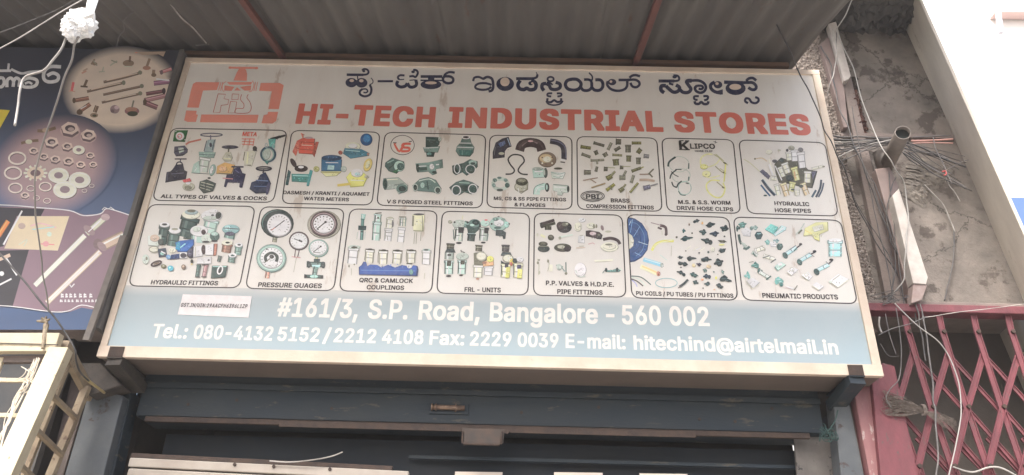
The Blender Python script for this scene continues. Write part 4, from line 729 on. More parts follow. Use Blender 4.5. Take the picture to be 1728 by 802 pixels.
'''t 8b9 36 225 85 220 130;t 476 28 218 125 208 312;k 9a9 6 175 240 165 305;k 9a9 6 240 240 235 305;p 244 180 185 246 188 242 222 178 220;k ccb 8 190 230 185 300
t 9b9 62 352 85 345 150;t 9b9 70 345 150 330 315;k 443 7 328 78 382 74;l 444 6 330 95 325 150 308 180 305 312;k 665 5 378 90 372 300;e 554 352 118 8 9
t bba 56 460 118 448 205;t ccb 66 445 210 435 320;k 887 5 425 120 415 300;e 666 480 170 9 30;k 776 6 420 245 470 248;k 776 5 432 280 435 312;e 998 458 118 26 9
t bba 62 570 115 562 190;t ccb 60 560 200 548 330;k 576 8 552 112 545 188;k 576 6 570 115 566 190;k 687 7 592 115 590 188;k 665 6 535 108 598 110;k 998 5 528 255 575 258
p bb9 650 92 755 95 745 230 660 225;k 776 16 660 98 655 190;k 665 5 738 100 742 235;e 555 708 88 48 9;k 998 5 670 238 742 240;k 887 5 672 245 664 345;k 887 5 690 245 684 345;k 887 5 728 245 722 320
t ccb 88 140 375 125 520;e 9a9 142 372 52 16;e 443 145 376 28 9;k 665 6 98 400 92 480;k 776 6 180 395 172 470;e 776 98 540 7 11;e 776 145 525 7 7;k 998 5 120 560 118 620
t cba 72 282 395 272 512;k 443 10 242 392 322 398;e 332 280 393 26 8;l 665 5 240 400 240 440 232 490;l 665 5 318 405 312 450 308 500;k 887 5 260 440 300 445
t cba 72 398 405 395 522;k 443 10 358 400 440 405;e 332 400 402 26 9;l 665 5 358 410 352 450 352 510;l 665 5 438 410 432 450 428 510
t cba 74 522 408 512 520;k 443 10 482 402 566 408;e 332 520 404 26 9;l 665 5 480 412 482 455 476 515;l 665 5 562 412 556 455 552 510
t cba 72 642 405 640 512;k 443 10 600 398 684 405;e 332 642 402 26 9;l 665 5 602 410 598 450 600 500;l 665 5 685 410 675 450 672 500
t ccb 74 775 400 770 525;e 8a9 775 398 34 10;e 444 772 398 22 7;k 887 5 742 410 740 500;k 887 5 808 410 802 500;k 998 5 760 600 755 650
p 359 193 545 215 530 232 500 248 505 258 540 285 525 345 530 380 550 440 528 500 552 560 530 615 540 640 555 660 530 684 538 690 565 682 620 195 608;e ddc 625 540 22 16;k 443 8 600 515 650 520;k 57a 6 205 575 675 582;e 587 640 590 18 22'''),
('filter regulator units', (735,350,5.345), (746.6,356.5,893.8,360.4,891,498.2,736.8,495),
 [('FRL - UNITS',260,762,588,768,42)],
'''e 9a9 215 150 62 38;t 9a9 78 215 180 205 305;p 333 205 178 252 180 248 228 205 226;k 333 10 186 190 178 282;k 465 8 160 200 165 290;e 333 210 322 26 10;k cb9 8 245 75 240 110;e 887 130 130 18 14;e 444 172 135 9 9;k bba 10 225 240 220 295
t 687 60 260 150 300 160;p 354 275 160 398 160 385 200 350 232 292 232 285 190;e 576 350 145 52 38;e 243 360 135 30 22;e 9ba 330 160 20 10;t 243 68 325 238 318 305;k 899 6 290 236 352 238;e 333 288 138 10 10
e 9b9 445 142 40 28;e b66 455 115 16 7;t 9a9 78 440 180 430 302;p 333 440 185 476 186 472 232 438 230;k 333 10 402 190 398 280;k 576 7 475 240 465 300;e 333 430 318 22 8;k 333 14 400 145 402 180
e 8a9 565 150 78 62;e bcb 570 140 44 30;e 687 540 105 26 14;e 687 610 110 20 12;e 465 560 185 32 12;e 666 568 85 10 7;p 344 545 200 600 205 632 225 626 278 608 282 604 258 542 252;e 333 662 150 9 9;e 333 506 150 9 9;e 8ba 640 155 20 26
t 443 66 136 325 132 392;k 776 5 100 350 165 352;p 344 84 405 102 375 165 375 177 405;t 898 84 125 410 122 470;p 444 108 420 142 420 140 440 108 440;t 9b9 80 122 478 118 602;p 443 105 480 140 480 136 525 100 525;k 343 9 86 480 86 600;k 343 7 155 490 150 595;e 333 118 620 24 10;k 9ba 12 120 540 116 595
e 9a9 240 440 55 30;k 333 8 228 385 235 405;k 333 8 240 400 264 410;t 9b9 74 240 475 234 602;p 443 225 480 262 480 258 512 225 512;k 343 8 208 485 205 590;k 343 7 270 490 265 590;e 333 230 613 18 7
t 554 58 392 340 388 395;k 998 5 365 360 415 362;p 665 345 412 430 400 472 450 420 520 348 512;e cba 412 440 46 38;o 998 412 440 46 38 6;t cca 84 385 520 380 632;t ccb 80 480 530 474 612;p a86 430 490 520 470 522 520 430 532;e 976 380 645 16 10;e cb6 492 465 30 26;e 865 440 500 20 12;k 776 6 345 500 420 505
t 444 64 632 338 630 400;k 776 5 602 365 662 367;p 455 588 432 600 405 672 405 687 440;e bba 652 460 48 36;o 776 652 460 48 36 6;p 344 590 480 620 500 690 500 690 520 590 515;t bb9 82 636 510 626 630;p 334 625 510 656 510 652 542 625 540;p cb6 640 540 672 540 665 632 630 632;k 344 9 594 520 600 610;e ca5 690 490 22 26;e a65 680 510 14 16;e 344 715 480 22 20;e ccb 762 470 30 22;t bb9 80 745 505 740 632;p 446 735 518 772 518 768 550 735 550;p cb6 742 560 782 560 776 636 735 636;k 344 9 706 510 706 610'''),
('plastic valves and pipe fittings', (895,350,5.176), (901.8,360,1049.8,363.2,1056.4,501.8,900.4,498.4),
 [('P.P. VALVES & H.D.P.E.',135,680,730,695,40),('PIPE FITTINGS',235,755,632,765,40)],
'''k 433 26 85 150 210 112;k 443 24 95 172 218 138;t 443 58 155 165 155 198;e 222 98 155 14 24;e 333 295 172 62 46;e 433 260 160 32 34;e 665 305 148 32 16;e 222 340 165 14 20;e aa9 318 145 10 6
e 443 178 262 26 23;e 665 178 255 14 9;e 443 110 318 38 19;e 343 115 360 50 28;e 665 110 312 20 7;k 776 6 70 340 160 342;e 443 280 350 72 34;e 998 268 345 32 14;e 322 322 362 29 22;k 665 5 230 335 300 325
p 433 485 205 520 200 600 215 626 240 615 275 580 272 560 262 485 250;e a99 545 228 28 15;e 333 600 250 24 22;e 665 598 240 12 8
l 433 26 635 282 700 270 760 288 782 322;e bba 690 345 75 40;e cba 690 340 55 26;e 776 685 325 32 9;l aa9 6 610 350 680 385 760 370
e bba 415 170 32 38;l 998 6 390 150 400 190 430 200;l 998 6 440 140 440 200;e bba 530 160 40 26;e 776 555 165 10 20;e 776 578 165 7 18;e 766 628 180 13 24 -15;e 998 680 212 28 9;e bcb 450 110 30 18;e aa9 62 240 8 14;k bb9 20 90 240 130 262;k ab9 16 250 262 370 240;e 887 258 268 12 14
p bcb 420 250 470 245 470 310 415 305;k 887 6 430 248 460 246;k a88 6 505 322 545 310 562 322;k a98 6 400 355 480 352;k 998 6 425 340 470 338
l 998 6 60 450 75 500 70 590;l 998 6 150 450 165 500 150 560;e 776 65 485 9 13;e 776 155 470 9 14;e 776 75 460 9 7;e 998 78 570 8 16;k 687 8 225 505 285 520;k 687 8 270 520 300 560;k 465 8 310 480 312 590;e 776 312 578 12 12;e 9a9 250 520 22 26;k bba 30 180 500 180 560
e cbb 435 545 50 60;l 9a9 9 395 550 430 605 480 600;e ccc 430 580 30 14;k bba 16 560 470 720 460;p 587 655 545 700 552 760 533 785 548 770 562 660 562;e 344 662 547 11 19;e 344 758 545 11 19;l 576 6 630 575 650 550;k aba 8 780 530 800 550'''),
('tubes coils and push fittings', (1050,355,5.175), (1058.1,362.3,1229.8,367,1245.2,506.8,1066.4,502.8),
 [('PU COILS / PU TUBES / PU FITTINGS',122,742,973,765,37)],
'''p 358 50 68 110 80 170 120 215 190 228 260 215 340 170 400 110 435 65 442;l 579 6 60 105 130 120 185 200 195 270 175 350 120 400;l 247 6 60 140 120 160 155 220 160 275 140 330 90 370;p cba 56 200 85 222 100 262 94 310 62 335;k acd 4 140 275 222 302;k acd 4 78 90 60 130;k 79b 4 110 370 160 395;k 79b 4 90 80 72 195;k 79b 4 155 140 100 230
l 544 24 330 132 378 150 385 215;k 877 7 250 108 340 132;k 544 16 310 150 345 165;e 433 382 212 12 12;k 998 4 345 180 350 215
l cb6 22 258 352 290 300 350 272 450 268;l dc9 8 270 330 310 290 440 260;k 7ab 34 185 430 352 480;k acc 8 195 425 340 468;e 898 345 478 14 18;k cb9 36 160 488 312 555;k da7 14 175 488 305 545;e a76 315 552 16 20
l 465 8 80 575 165 585 250 650;l ac8 8 85 585 150 605 205 660;l 333 9 80 600 130 620 182 662;l 88b 6 85 610 115 635 130 668;o 799 385 635 98 44 6;l 9b9 5 330 390 390 435;l 998 4 430 310 428 400;k ccb 8 640 345 690 330;k bba 6 560 340 600 310;k bba 6 620 350 660 320;k bba 6 680 355 720 325
f 344 650 92 74 34;f 133 775 125 106 50;f 133 888 155 92 66;f 255 540 178 36 44;f 244 705 190 84 56;f 134 805 202 90 52;f 244 565 245 124 52;f 133 735 265 108 54;f 443 875 270 92 26;f 344 872 348 82 46;f 133 508 410 56 32;f 133 605 420 92 46;f 133 730 428 112 50;f 133 843 455 98 74;f 133 537 466 98 42;f 334 670 470 54 34;f 465 722 522 38 36;f 133 513 548 86 42;f 254 627 562 84 44;f 134 742 576 78 44;f 133 903 604 114 60;f 244 640 630 66 44;f 244 742 643 68 40;f 344 850 660 84 44;f 576 878 538 30 44
l 344 20 575 605 540 640 500 668;l 555 8 520 655 488 680;e 987 585 122 8 10;e ba7 625 480 14 14;e 443 585 128 5 8;e 443 610 200 7 7;e ba8 755 488 20 14;e cca 790 340 16 20;e 354 752 365 9 9;e 444 672 372 8 6;e 443 555 355 6 5;e 676 800 538 8 8;e b86 700 605 12 9;e 444 512 498 8 6;e 554 475 235 9 9;e 444 893 228 9 7;e cc7 870 300 26 7;e c96 700 112 9 12;e 443 706 680 6 6;e c97 805 692 9 6;e 443 835 385 6 6;e cb6 820 590 9 14'''),
('pneumatic cylinders and valves', (1235,360,5.172), (1237.3,366.4,1418.8,372,1447.2,512.8,1254.4,506.5),
 [('PNEUMATIC PRODUCTS',268,738,930,753,42)],
'''f 476 90 98 92 62;f 354 55 130 40 60;p ccc 80 150 130 120 165 150 160 200 100 195;f 687 195 125 76 52;p 355 198 190 215 163 250 160 268 185 250 222 215 225;k 8aa 6 220 180 255 178
p 5a8 290 140 340 92 402 120 365 182;p 9cc 365 182 430 105 472 120 468 145 380 197;k dee 8 385 178 455 125;k 476 6 372 170 430 115
l 354 22 60 185 70 240 85 270;p 9a9 75 250 100 290 120 322 145 300 110 260;l 465 20 100 305 130 310 155 290;f 598 310 250 50 52;f 688 388 240 62 40;p 465 390 290 400 265 435 265 445 290 425 318 400 315;p ccc 330 250 380 245 390 290 340 290
t 9a8 30 175 340 225 370;k 465 12 185 345 205 375;t bba 40 200 330 280 300;l 776 5 255 285 290 310 285 330;t bba 34 275 370 370 400;k 565 8 270 390 330 370;k 565 8 340 430 385 400
t 9bb 36 452 372 565 298;e 465 464 366 20 27 -30;k 354 8 540 330 570 300;k 444 10 568 300 608 272;e 333 600 270 14 10;k 666 5 500 320 560 280
t 9bb 36 582 422 692 358;e 465 590 425 20 26 -30;k 444 10 690 358 735 335;e 333 722 332 16 10;k 666 5 670 345 720 380
t 9bb 36 728 508 848 448;e 354 738 510 22 28 -30;k 444 10 845 440 882 410;e 333 868 405 18 10;k 666 5 820 420 850 450
l 9a9 9 560 185 600 140 635 85;k 665 14 580 178 612 145;p cc8 640 130 730 82 832 78 836 150 762 182 764 240 722 222 700 186 628 195;p dda 700 120 790 95 800 140 720 160;k ca6 6 640 150 700 180;k cb6 5 720 215 760 235
t 9cc 116 902 235 902 378;l acd 9 846 240 900 262 958 240;l 8bb 7 848 290 900 310 958 290;l 8bb 7 848 345 900 368 958 345;e bdd 902 235 56 16
f 476 200 455 74 60;f 465 245 500 50 50;t aba 30 240 510 330 565;k 465 12 300 580 342 548;k 776 5 150 430 190 420;f 598 130 545 62 62;p ccc 130 590 175 560 240 600 185 655;k 998 5 120 590 175 665;k aa9 5 180 662 240 620
p 9ba 375 460 430 425 470 450 400 500;k 587 7 375 470 400 498;e bcb 420 445 20 12;p ccb 480 510 530 470 580 490 520 540;k 998 6 480 512 518 542;o 998 525 490 20 18 5;p ccb 610 540 660 510 705 550 670 585;k 998 6 610 545 668 588;o aa9 650 535 18 16 5;p ccc 700 630 740 600 800 640 760 670;k aa9 6 700 632 758 670
f 598 415 585 88 76;e 376 430 620 16 16;k 665 8 545 670 572 630;k ccb 10 480 640 540 660;k caa 5 450 640 520 665;p ddd 850 590 930 530 1018 575 925 645;k 998 6 848 592 925 650;k bba 6 925 648 1018 580;k 887 6 880 585 940 540;e aba 860 600 14 10'''),
]
for nm, (ox, oy, k), q, caps, art in PANELS:
    ik = Ink(ox, oy, k, YS - .0004, seed=len(nm) * 7, step=.00002); ik.fl = True
    ik.run(art)
    if nm.startswith('brass'):
        text_on(ik.m, 'PBI', ox + 108 / k, oy + 634 / k, ox + 240 / k, oy + 636 / k, 46 / k, ik.y - .003); ik.m.c += [hx('333')] * (len(ik.m.v) - len(ik.m.c))
    if nm.startswith('worm'):
        for s_, a, b, c_, h, of in (('K', 210, 162, 308, 88, .06), ('LIPCO', 314, 149, 556, 50, .035), ('HOSE CLIP', 360, 180, 530, 17, .05)):
            text_on(ik.m, s_, ox + a / k, oy + b / k, ox + c_ / k, oy + (b + 3) / k, h / k, ik.y - .003)
        for x0, x1, y0 in ((206, 262, 162), (258, 312, 164), (208, 250, 76), (262, 305, 78)):     # serifs of the K
            n = len(ik.m.v); ik.m.v += [tuple(at(ox + x / k, oy + y / k, ik.y - .0032)) for x, y in ((x0, y0), (x1, y0), (x1, y0 - 9), (x0, y0 - 9))]; ik.m.f.append((n, n + 1, n + 2, n + 3))
        ik.m.c += [hx('222')] * (len(ik.m.v) - len(ik.m.c))
    if nm.startswith('forged'): pass
    if nm.startswith('valves'):
        text_on(ik.m, 'META', ox + 908 / k, oy + 112 / k, ox + 1048 / k, oy + 116 / k, 40 / k, ik.y - .003); ik.m.c += [hx('c54')] * (len(ik.m.v) - len(ik.m.c))
    po = ink_obj(ik, 'product_picture', sg, 'printed picture of ' + nm)
    # rounded border, laid out on the sign itself
    C4 = [at(q[i], q[i + 1], YS - .0005) for i in (0, 2, 4, 6)]
    pts = []
    rad = .045
    for i in range(4):
        p, a, b = C4[i], C4[i - 1], C4[(i + 1) % 4]
        da, db = (a - p).normalized() * rad, (b - p).normalized() * rad
        for t in [j / 6 for j in range(7)]:
            pts.append((p + da) * (1 - t) ** 2 + p * 2 * t * (1 - t) + (p + db) * t * t)
    bm_ = MB(); cen = sum(C4, Vector()) / 4; w = .0058; n = len(pts)
    for i in range(n):
        t = (pts[(i + 1) % n] - pts[i - 1]).normalized(); nn = Vector((-t.z, 0, t.x)) * w / 2
        bm_.v += [tuple(pts[i] + nn), tuple(pts[i] - nn)]
    for i in range(n): j = (i + 1) % n; bm_.f.append((2 * i, 2 * i + 1, 2 * j + 1, 2 * j))
    obj('border_line', bm_, m_black, po)
    bm_ = MB()
    for s_, a, b, c_, d, h in caps: text_on(bm_, s_, ox + a / k, oy + b / k, ox + c_ / k, oy + d / k, h / k, YS - .0009)
    cp = obj('caption', bm_, m_black, po)

# brackets that carry the box
for sx, pa, pb, mt in ((-1, (196, 596, -.006), (235, 648, .27), m_grime), (1, (1445, 632, -.006), (1385, 668, .27), m_hood)):
    xc = at(pa[0], pa[1], 0).x
    m = MB(); m.bar((xc, -.006, Z0 - .004), (xc, .30, Z0 - .004), .075, .006, up=(0, 0, 1))
    m.bar((xc, .004, Z0 - .016), (xc - sx * .03, .245, Z0 - .075), .075, .05, up=(0, 0, 1))
    obj('support_bracket', m, mt, sg)
    m = MB(); m.box((xc - .035, -.006, Z0 - .004), (xc + .035, -.001, Z0 + .05)); obj('bracket_clip', m, m_rust, sg, bevel=.001)
# paper sticker with tax number
ps = thing('paper_sticker', tuple(at(360, 517, .009)), 'crooked white paper strip with a printed tax number stuck on the blue band', 'sticker')
m = MB(); cr = [at(240 + x / 5.347, 480 + y / 5.347, .008) for x, y in ((365, 88), (990, 105), (958, 300), (318, 272))]
def Pst(u, v):
    p = (cr[3] * (1 - u) + cr[2] * u) * (1 - v) + (cr[0] * (1 - u) + cr[1] * u) * v
    p.y = .0095 - .0012 * math.sin(u * 9 + v * 3) * math.sin(v * 7); return p
m.grid(Pst, 30, 8); obj('paper', m, mat('paper_white', (.82, .79, .78), .8, c2=(.74, .70, .69), scale=30), ps, smooth=True)
m = MB(); text_on(m, 'GST.IN/UIN:29AACFH6396L1ZP', 240 + 345 / 5.347, 480 + 203 / 5.347, 240 + 945 / 5.347, 480 + 215 / 5.347, 6.6, .0072, shear=.15, spacing=1.25); obj('printed_number', m, mat('grey_print', (.13, .12, .12), .6), ps)

# ================================================================== POSTER on the left
YP = -.02
bg = MB()
po_ = thing('fastener_poster', (-2.7, YP + .02, 3.1), 'dark blue advertising poster with printed nuts, bolts and washers, left of the signboard', 'poster')
xL, xR, zT, zB = -3.9, at(300, 100, YP).x, 4.835, at(70, 553, YP).z
cT, cM, cB, cX = hx('3a3c46', 2.0), hx('4c5468', 2.2), hx('4a5872', 2.4), hx('2c4466', 2.2)
def Pp(u, v): return (xL + (xR - xL) * u, YP, zB + (zT - zB) * v)
bg.grid(Pp, 48, 48)
def bgcol(x, z):
    f = min(1, max(0, ((z - zB) / (zT - zB) - .35) / .5)); r2 = max(0, min(1, (x + 3.1) / 1.0))
    return tuple((cB[i] * (1 - f) + cT[i] * f) * (1 - .25 * r2) for i in range(3))
for x, y, z in bg.v:
    bg.c.append(bgcol(x, z))
obj('poster_sheet', bg, m_ptr, po_)
G1 = 2.1
ik = Ink(100, 70, 5.014, YP - .0004, step=.00002, gain=G1)
bgc = hx('484d5e', 2.2)
ik.xmax = xR
ik.glow(hx('a3988a', G1), None, 520, 410, 500, 372, .80, rot=-5)
ik.run('''t 654 22 375 345 550 305 690 265;e 665 684 264 18 18;k a98 7 400 332 660 270;t 654 22 235 425 400 385 545 350;e 665 545 350 16 20;k a98 7 270 408 520 352
t 654 20 372 452 540 415 700 380;e 665 698 378 18 18;t 654 20 360 518 520 480 690 442;e 665 685 440 18 18;k a98 6 390 502 650 446
l 765 14 270 195 300 150;e 765 300 190 22 14;k 776 10 285 160 320 205;k 887 12 430 205 490 165;k 776 10 440 160 490 180;e 765 585 185 48 28;k 654 18 600 125 595 175;k 998 8 545 212 620 212
e 865 740 225 34 18;k 765 22 765 145 742 210;k 876 12 200 250 240 230;k 976 14 190 270 230 250;k 887 10 335 258 385 255;k 887 10 375 215 365 255
k a55 22 120 345 105 420;k 976 8 80 420 135 425;k 654 22 235 325 212 380;k 543 14 180 380 240 385;t 754 34 120 502 250 480;e 543 125 500 14 24;t 754 36 160 600 262 530;e 543 172 600 26 22;k cba 8 180 570 230 545
t 654 34 320 545 300 600;e 765 295 625 34 20;e 443 298 628 18 10;e 766 470 575 40 36;e 988 485 560 20 16;e 655 450 590 16 14;e 755 615 590 62 34;e 865 610 575 50 20;e 443 620 612 45 22;k 665 14 630 500 615 560
k 765 26 800 240 795 290;e 654 800 285 22 16;t 966 30 850 265 950 232;e 655 865 262 14 20;t 756 40 800 355 950 340;k baa 14 820 318 930 330;t 644 32 735 445 890 420;e 433 885 420 16 26;t 866 40 720 500 900 460;t 755 44 715 515 830 560;e 543 725 512 16 26;k a65 8 640 95 890 100
p 876 650 90 900 85 880 130 840 110 700 115''')
n_ = ik.n
ik2 = Ink(0, 80, 3.0875, YP - .0004 - ik.n * ik.step, step=.00001, gain=G1)
ik2.xmax = xR
ik2.glow(hx('836f70', G1), None, 275, 620, 345, 262, .66, rot=-20)
ik2.glow(hx('8d7c78', G1), hx('836f70', G1), 290, 570, 200, 140, .3, rot=-20)
def nut(x, y, r, kd):
    if kd == 'n':
        ik2.ell(hx('8d7a76', G1), x, y + r * .25, r * 1.08, r * .85); pts = [(x + r * math.cos(t), y + r * .72 * math.sin(t)) for t in [math.pi / 3 * i + .3 for i in range(6)]]
        ik2.poly(hx('5b4d4f', G1), [(a, b + r * .3) for a, b in pts], .2); ik2.poly(hx('a3958c', G1), pts, .15)
        ik2.ell(hx('4b3f42', G1), x, y, r * .55, r * .36); ik2.ell(hx('8d7f7a', G1), x + r * .1, y + r * .1, r * .34, r * .2)
    elif kd == 'w':
        ik2.ell(hx('54484d', G1), x + 3, y + 4, r, r * .74); ik2.ell(hx('b3a798', G1), x, y, r, r * .74, j=.12); ik2.ell(hx('75676a', G1), x, y - 1, r * .42, r * .3)
        ik2.ring(hx('c4baa9', G1), x, y, r * .9, r * .66, r * .06)
    else:
        ik2.ring(hx('54484d', G1), x + 2, y + 3, r, r * .74, r * .22); ik2.ring(hx('ad9f96', G1), x, y, r, r * .74, r * .2)
for a in ((365, 422, 48, 'n'), (460, 455, 40, 'n'), (268, 492, 38, 'n'), (350, 515, 30, 'n'), (410, 535, 32, 'w'), (470, 562, 24, 'n'), (175, 538, 26, 'n'), (228, 568, 26, 'n'), (288, 582, 28, 'n'), (356, 592, 30, 'n'), (420, 610, 26, 'n'), (90, 578, 48, 'r'), (68, 655, 48, 'r'), (80, 733, 38, 'r'), (305, 668, 55, 'w'), (415, 692, 58, 'w'), (338, 742, 62, 'w'), (236, 726, 34, 'r'), (130, 770, 24, 'n'), (160, 735, 22, 'r'), (190, 785, 18, 'r'), (245, 800, 20, 'r'), (440, 748, 14, 'r'), (478, 722, 14, 'r'), (485, 610, 22, 'n')): nut(*a)
for i in range(12):      # star washer
    t = i * math.pi / 6; ik2.strip(hx('b3a798', G1), 12, [(185 + 34 * math.cos(t), 655 + 24 * math.sin(t)), (185 + 62 * math.cos(t), 655 + 42 * math.sin(t))], False)
ik2.run('''o a98 185 655 44 32 16;e 655 185 655 26 18;l 654 16 195 435 235 435 290 420;e 876 238 432 18 12;l 654 14 110 500 150 490 200 485;e 998 150 492 18 12
k cba 14 -10 122 58 122;k cba 12 46 84 42 122;l cba 13 58 114 110 136 160 128 240 124
l cba 17 -12 162 14 160 22 184 10 205 -10 206;l cba 17 36 208 38 172 56 160 70 176 68 206;l cba 17 70 178 84 160 102 172 98 206
l cba 17 110 176 148 160 190 170 190 194 165 207 125 206 112 190;l cba 12 130 190 150 182 168 192
l cba 18 318 102 262 101 232 124 228 162 252 180 296 174 304 148 276 134 246 148
p b93 -30 322 52 328 -5 430 -40 430''')
ik3 = Ink(0, 330, 3.4875, YP - .0004 - .0048, step=.00001, gain=G1)
ik3.run('''p 6f5a62 -200 60 200 70 405 85 500 115 590 108 620 80 690 95 775 120 590 665 400 685 300 682 60 655 -200 640
p 2e2b30 -200 62 262 80 240 122 100 120 20 300 -200 330;p 2e2b30 -200 330 170 320 75 650 -200 640
p a89a80 105 122 408 122 340 325 25 312;e 8a7a70 128 180 22 18;l a88 8 180 180 240 165 330 190;l 8aa 6 190 200 320 185;l b66 6 240 285 320 290;e 9a9 290 228 14 14;l 998 7 110 290 160 260 140 300;e b77 270 285 18 16
l cbb 6 -200 50 60 58 205 70 405 88 490 118 590 108 625 78 690 92 780 122;k cbb 4 600 85 615 70 640 80 650 68 680 90
t 998 40 620 128 510 225;t ba9 34 500 235 205 530;e 877 620 128 26 20;e 766 525 205 40 20 40;k cba 6 590 150 520 215
t 987 60 730 235 600 300;t a98 36 590 330 275 632;e 655 575 285 26 30;e 766 600 300 20 34 -45;k cba 7 580 345 300 615
t b63 30 -10 240 48 150;k cba 10 20 290 130 90;k cba 12 30 360 100 470;e bba 10 460 14 14;k bba 10 -10 530 68 490;k 987 20 -10 380 60 350
l cbb 5 -200 640 60 652 300 684 400 680 480 645 585 668;k cbb 7 410 525 420 540 438 520
p 30486a -200 655 60 665 300 692 400 690 480 660 590 680 560 790 -200 790''')
sd_ = random.Random(5)
for row, (x0, y0, n, h) in enumerate(((358, 602, 7, 26), (352, 628, 11, 16))):      # too worn to read: bars of blurred print
    x = x0
    for i in range(n):
        w_ = sd_.choice((14, 18, 22)); ik3.strip(hx('c9c0b4', G1), h * .35, [(x, y0 - h * .25), (x + w_ * .8, y0 - h * .25)], False); ik3.strip(hx('c9c0b4', G1), h * .3, [(x, y0 - h * .7), (x + w_ * .7, y0 - h * .7)], False)
        ik3.strip(hx('c9c0b4', G1), 5, [(x + 2, y0), (x + 5, y0 - h)], False); x += w_ + (12 if i in (3, 5) else 5)
for q_, nm in ((ik, 'printed_bolts'), (ik2, 'printed_nuts'), (ik3, 'printed_anchors')): obj(nm, q_.m, m_ptr, po_)
m = MB(); m.box((xR, YP - .012, zB), (xR + .022, YP + .18, zT)); obj('poster_edge', m, mat('dark_edge', (.10, .095, .09), .7, c2=(.16, .15, .14), scale=6), po_)
m = MB(); m.box((xL, YP + .002, zB), (xR, YP + .18, zT)); obj('poster_backing', m, m_post, po_)
m = MB(); a, b = at(209, 399, -.05), at(146, 575, -.06); m.bar(a, b, .03, .02); tag(obj('steel_strip', m, m_pipe), 'thin grey green steel strip hanging beside the lower right poster edge', 'metal strip')

# ================================================================== SHUTTER HOOD, DOOR FRAME
hd = thing('shutter_hood', (0, .3, 2.72), 'dark blue steel shutter hood with a rusty lower lip under the signboard', 'shutter')
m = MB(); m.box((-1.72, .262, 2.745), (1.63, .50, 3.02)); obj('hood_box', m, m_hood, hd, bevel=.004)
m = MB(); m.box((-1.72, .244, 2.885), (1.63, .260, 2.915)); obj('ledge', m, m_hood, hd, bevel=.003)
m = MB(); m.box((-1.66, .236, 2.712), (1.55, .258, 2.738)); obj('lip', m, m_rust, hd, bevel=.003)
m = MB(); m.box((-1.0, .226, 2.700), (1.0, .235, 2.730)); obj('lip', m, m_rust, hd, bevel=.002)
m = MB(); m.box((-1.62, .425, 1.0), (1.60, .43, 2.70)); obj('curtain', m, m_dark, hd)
for x_, y_ in ((318, 683), (400, 676), (560, 690), (880, 697), (1010, 688), (1180, 708), (1240, 712), (1302, 690)):
    p = at(x_, y_, .262); m = MB(); m.tube([p + Vector((0, .002, 0)), p + Vector((0, -.007, 0))], .008, 8, False); obj('rivet', m, m_rust, hd)
hb = thing('door_bolt', tuple(at(757, 688, .24)), 'short worn brass bolt fixed on the dark blue hood', 'bolt')
a, b = at(728, 687, .235), at(784, 689, .235)
m = MB(); m.tube([a, b], .013, 10, False); obj('barrel', m, m_brass, hb, smooth=True)
for t in (.0, .12, .72): p = a + (b - a) * t; m = MB(); m.tube([p, p + (b - a) * .035], .019, 10, False); obj('collar', m, m_brass, hb)
m = MB(); m.box((a.x - .01, .246, a.z - .03), (b.x + .02, .262, b.z + .025)); obj('back_plate', m, m_hood, hb, bevel=.003)
hp = thing('hasp', tuple(at(813, 738, .22)), 'small rusty hasp plate hanging from the hood lip', 'hasp')
q = [at(x, y, .215) for x, y in ((779, 722), (852, 724), (849, 748), (843, 751), (784, 750), (779, 746))]
m = MB(); m.prism(q, (0, .006, 0)); obj('plate', m, m_plate, hp, bevel=.002)
m = MB(); m.tube([at(782, 749, .208), at(842, 751, .208)], .006, 8, False); m.tube([at(845, 750, .208), at(847, 728, .208)], .005, 8, False); m.tube([at(780, 748, .208), at(781, 728, .208)], .005, 8, False); obj('rim', m, m_rust, hp)
m = MB(); m.bar(at(852, 727, .22), at(858, 730, .22), .02, .01); obj('hinge', m, m_rust, hp)

m = MB(); hrn = random.Random(9); dn = [(hrn.uniform(-1.7, 1.6), hrn.uniform(2.75, 2.88), hrn.uniform(-.004, .005), hrn.uniform(.03, .14)) for _ in range(26)]
def Phd(u, v):
    x, z = -1.715 + 3.34 * u, 2.747 + .137 * v; y = .2575
    for a_, b_, c_, d_ in dn: y += c_ * math.exp(-((x - a_) ** 2 + (z - b_) ** 2 * 4) / (d_ * d_))
    return (x, min(y, .2605), z)
m.grid(Phd, 160, 10); obj('front_sheet', m, m_hood, hd, smooth=True)
# lamp batten at the bottom
lb = thing('lamp_batten', tuple(at(450, 790, .18)), 'long cream tube light batten under the dark shutter', 'light fitting')
a0, a1 = at(219, 772, .2), at(690, 795, .2)
dz = Vector((0, 0, -1))
m = MB(); m.prism([a0, a1, a1 + dz * .042, a0 + dz * .042], (0, .05, 0)); obj('channel', m, m_tube, lb, bevel=.005)
m = MB(); m.prism([a0 + dz * .05 + Vector((.01, -.004, 0)), a1 + dz * .05 + Vector((0, -.004, 0)), a1 + dz * .15, a0 + dz * .15], (0, .05, 0)); obj('reflector', m, m_tube, lb, bevel=.005)
m = MB(); m.bar(a0 + Vector((0, .02, .012)), a1 + Vector((-.08, .02, .012)), .02, .03); obj('top_strip', m, m_rust, lb)
for t in (.38, .52, .72):
    p = a0 + (a1 - a0) * t + Vector((0, -.006, -.01)); m = MB(); m.tube([p, p + Vector((0, .01, 0))], .008, 8, False); obj('screw', m, m_rust, lb)
m = MB(); m.tube([at(455, 778, .18), at(490, 780, .18), at(530, 776, .17), at(560, 770, .17), at(578, 763, .17)], .003, 6); tag(obj('loose_wire', m, m_ww), 'thin cream wire curling off the lamp batten', 'wire')
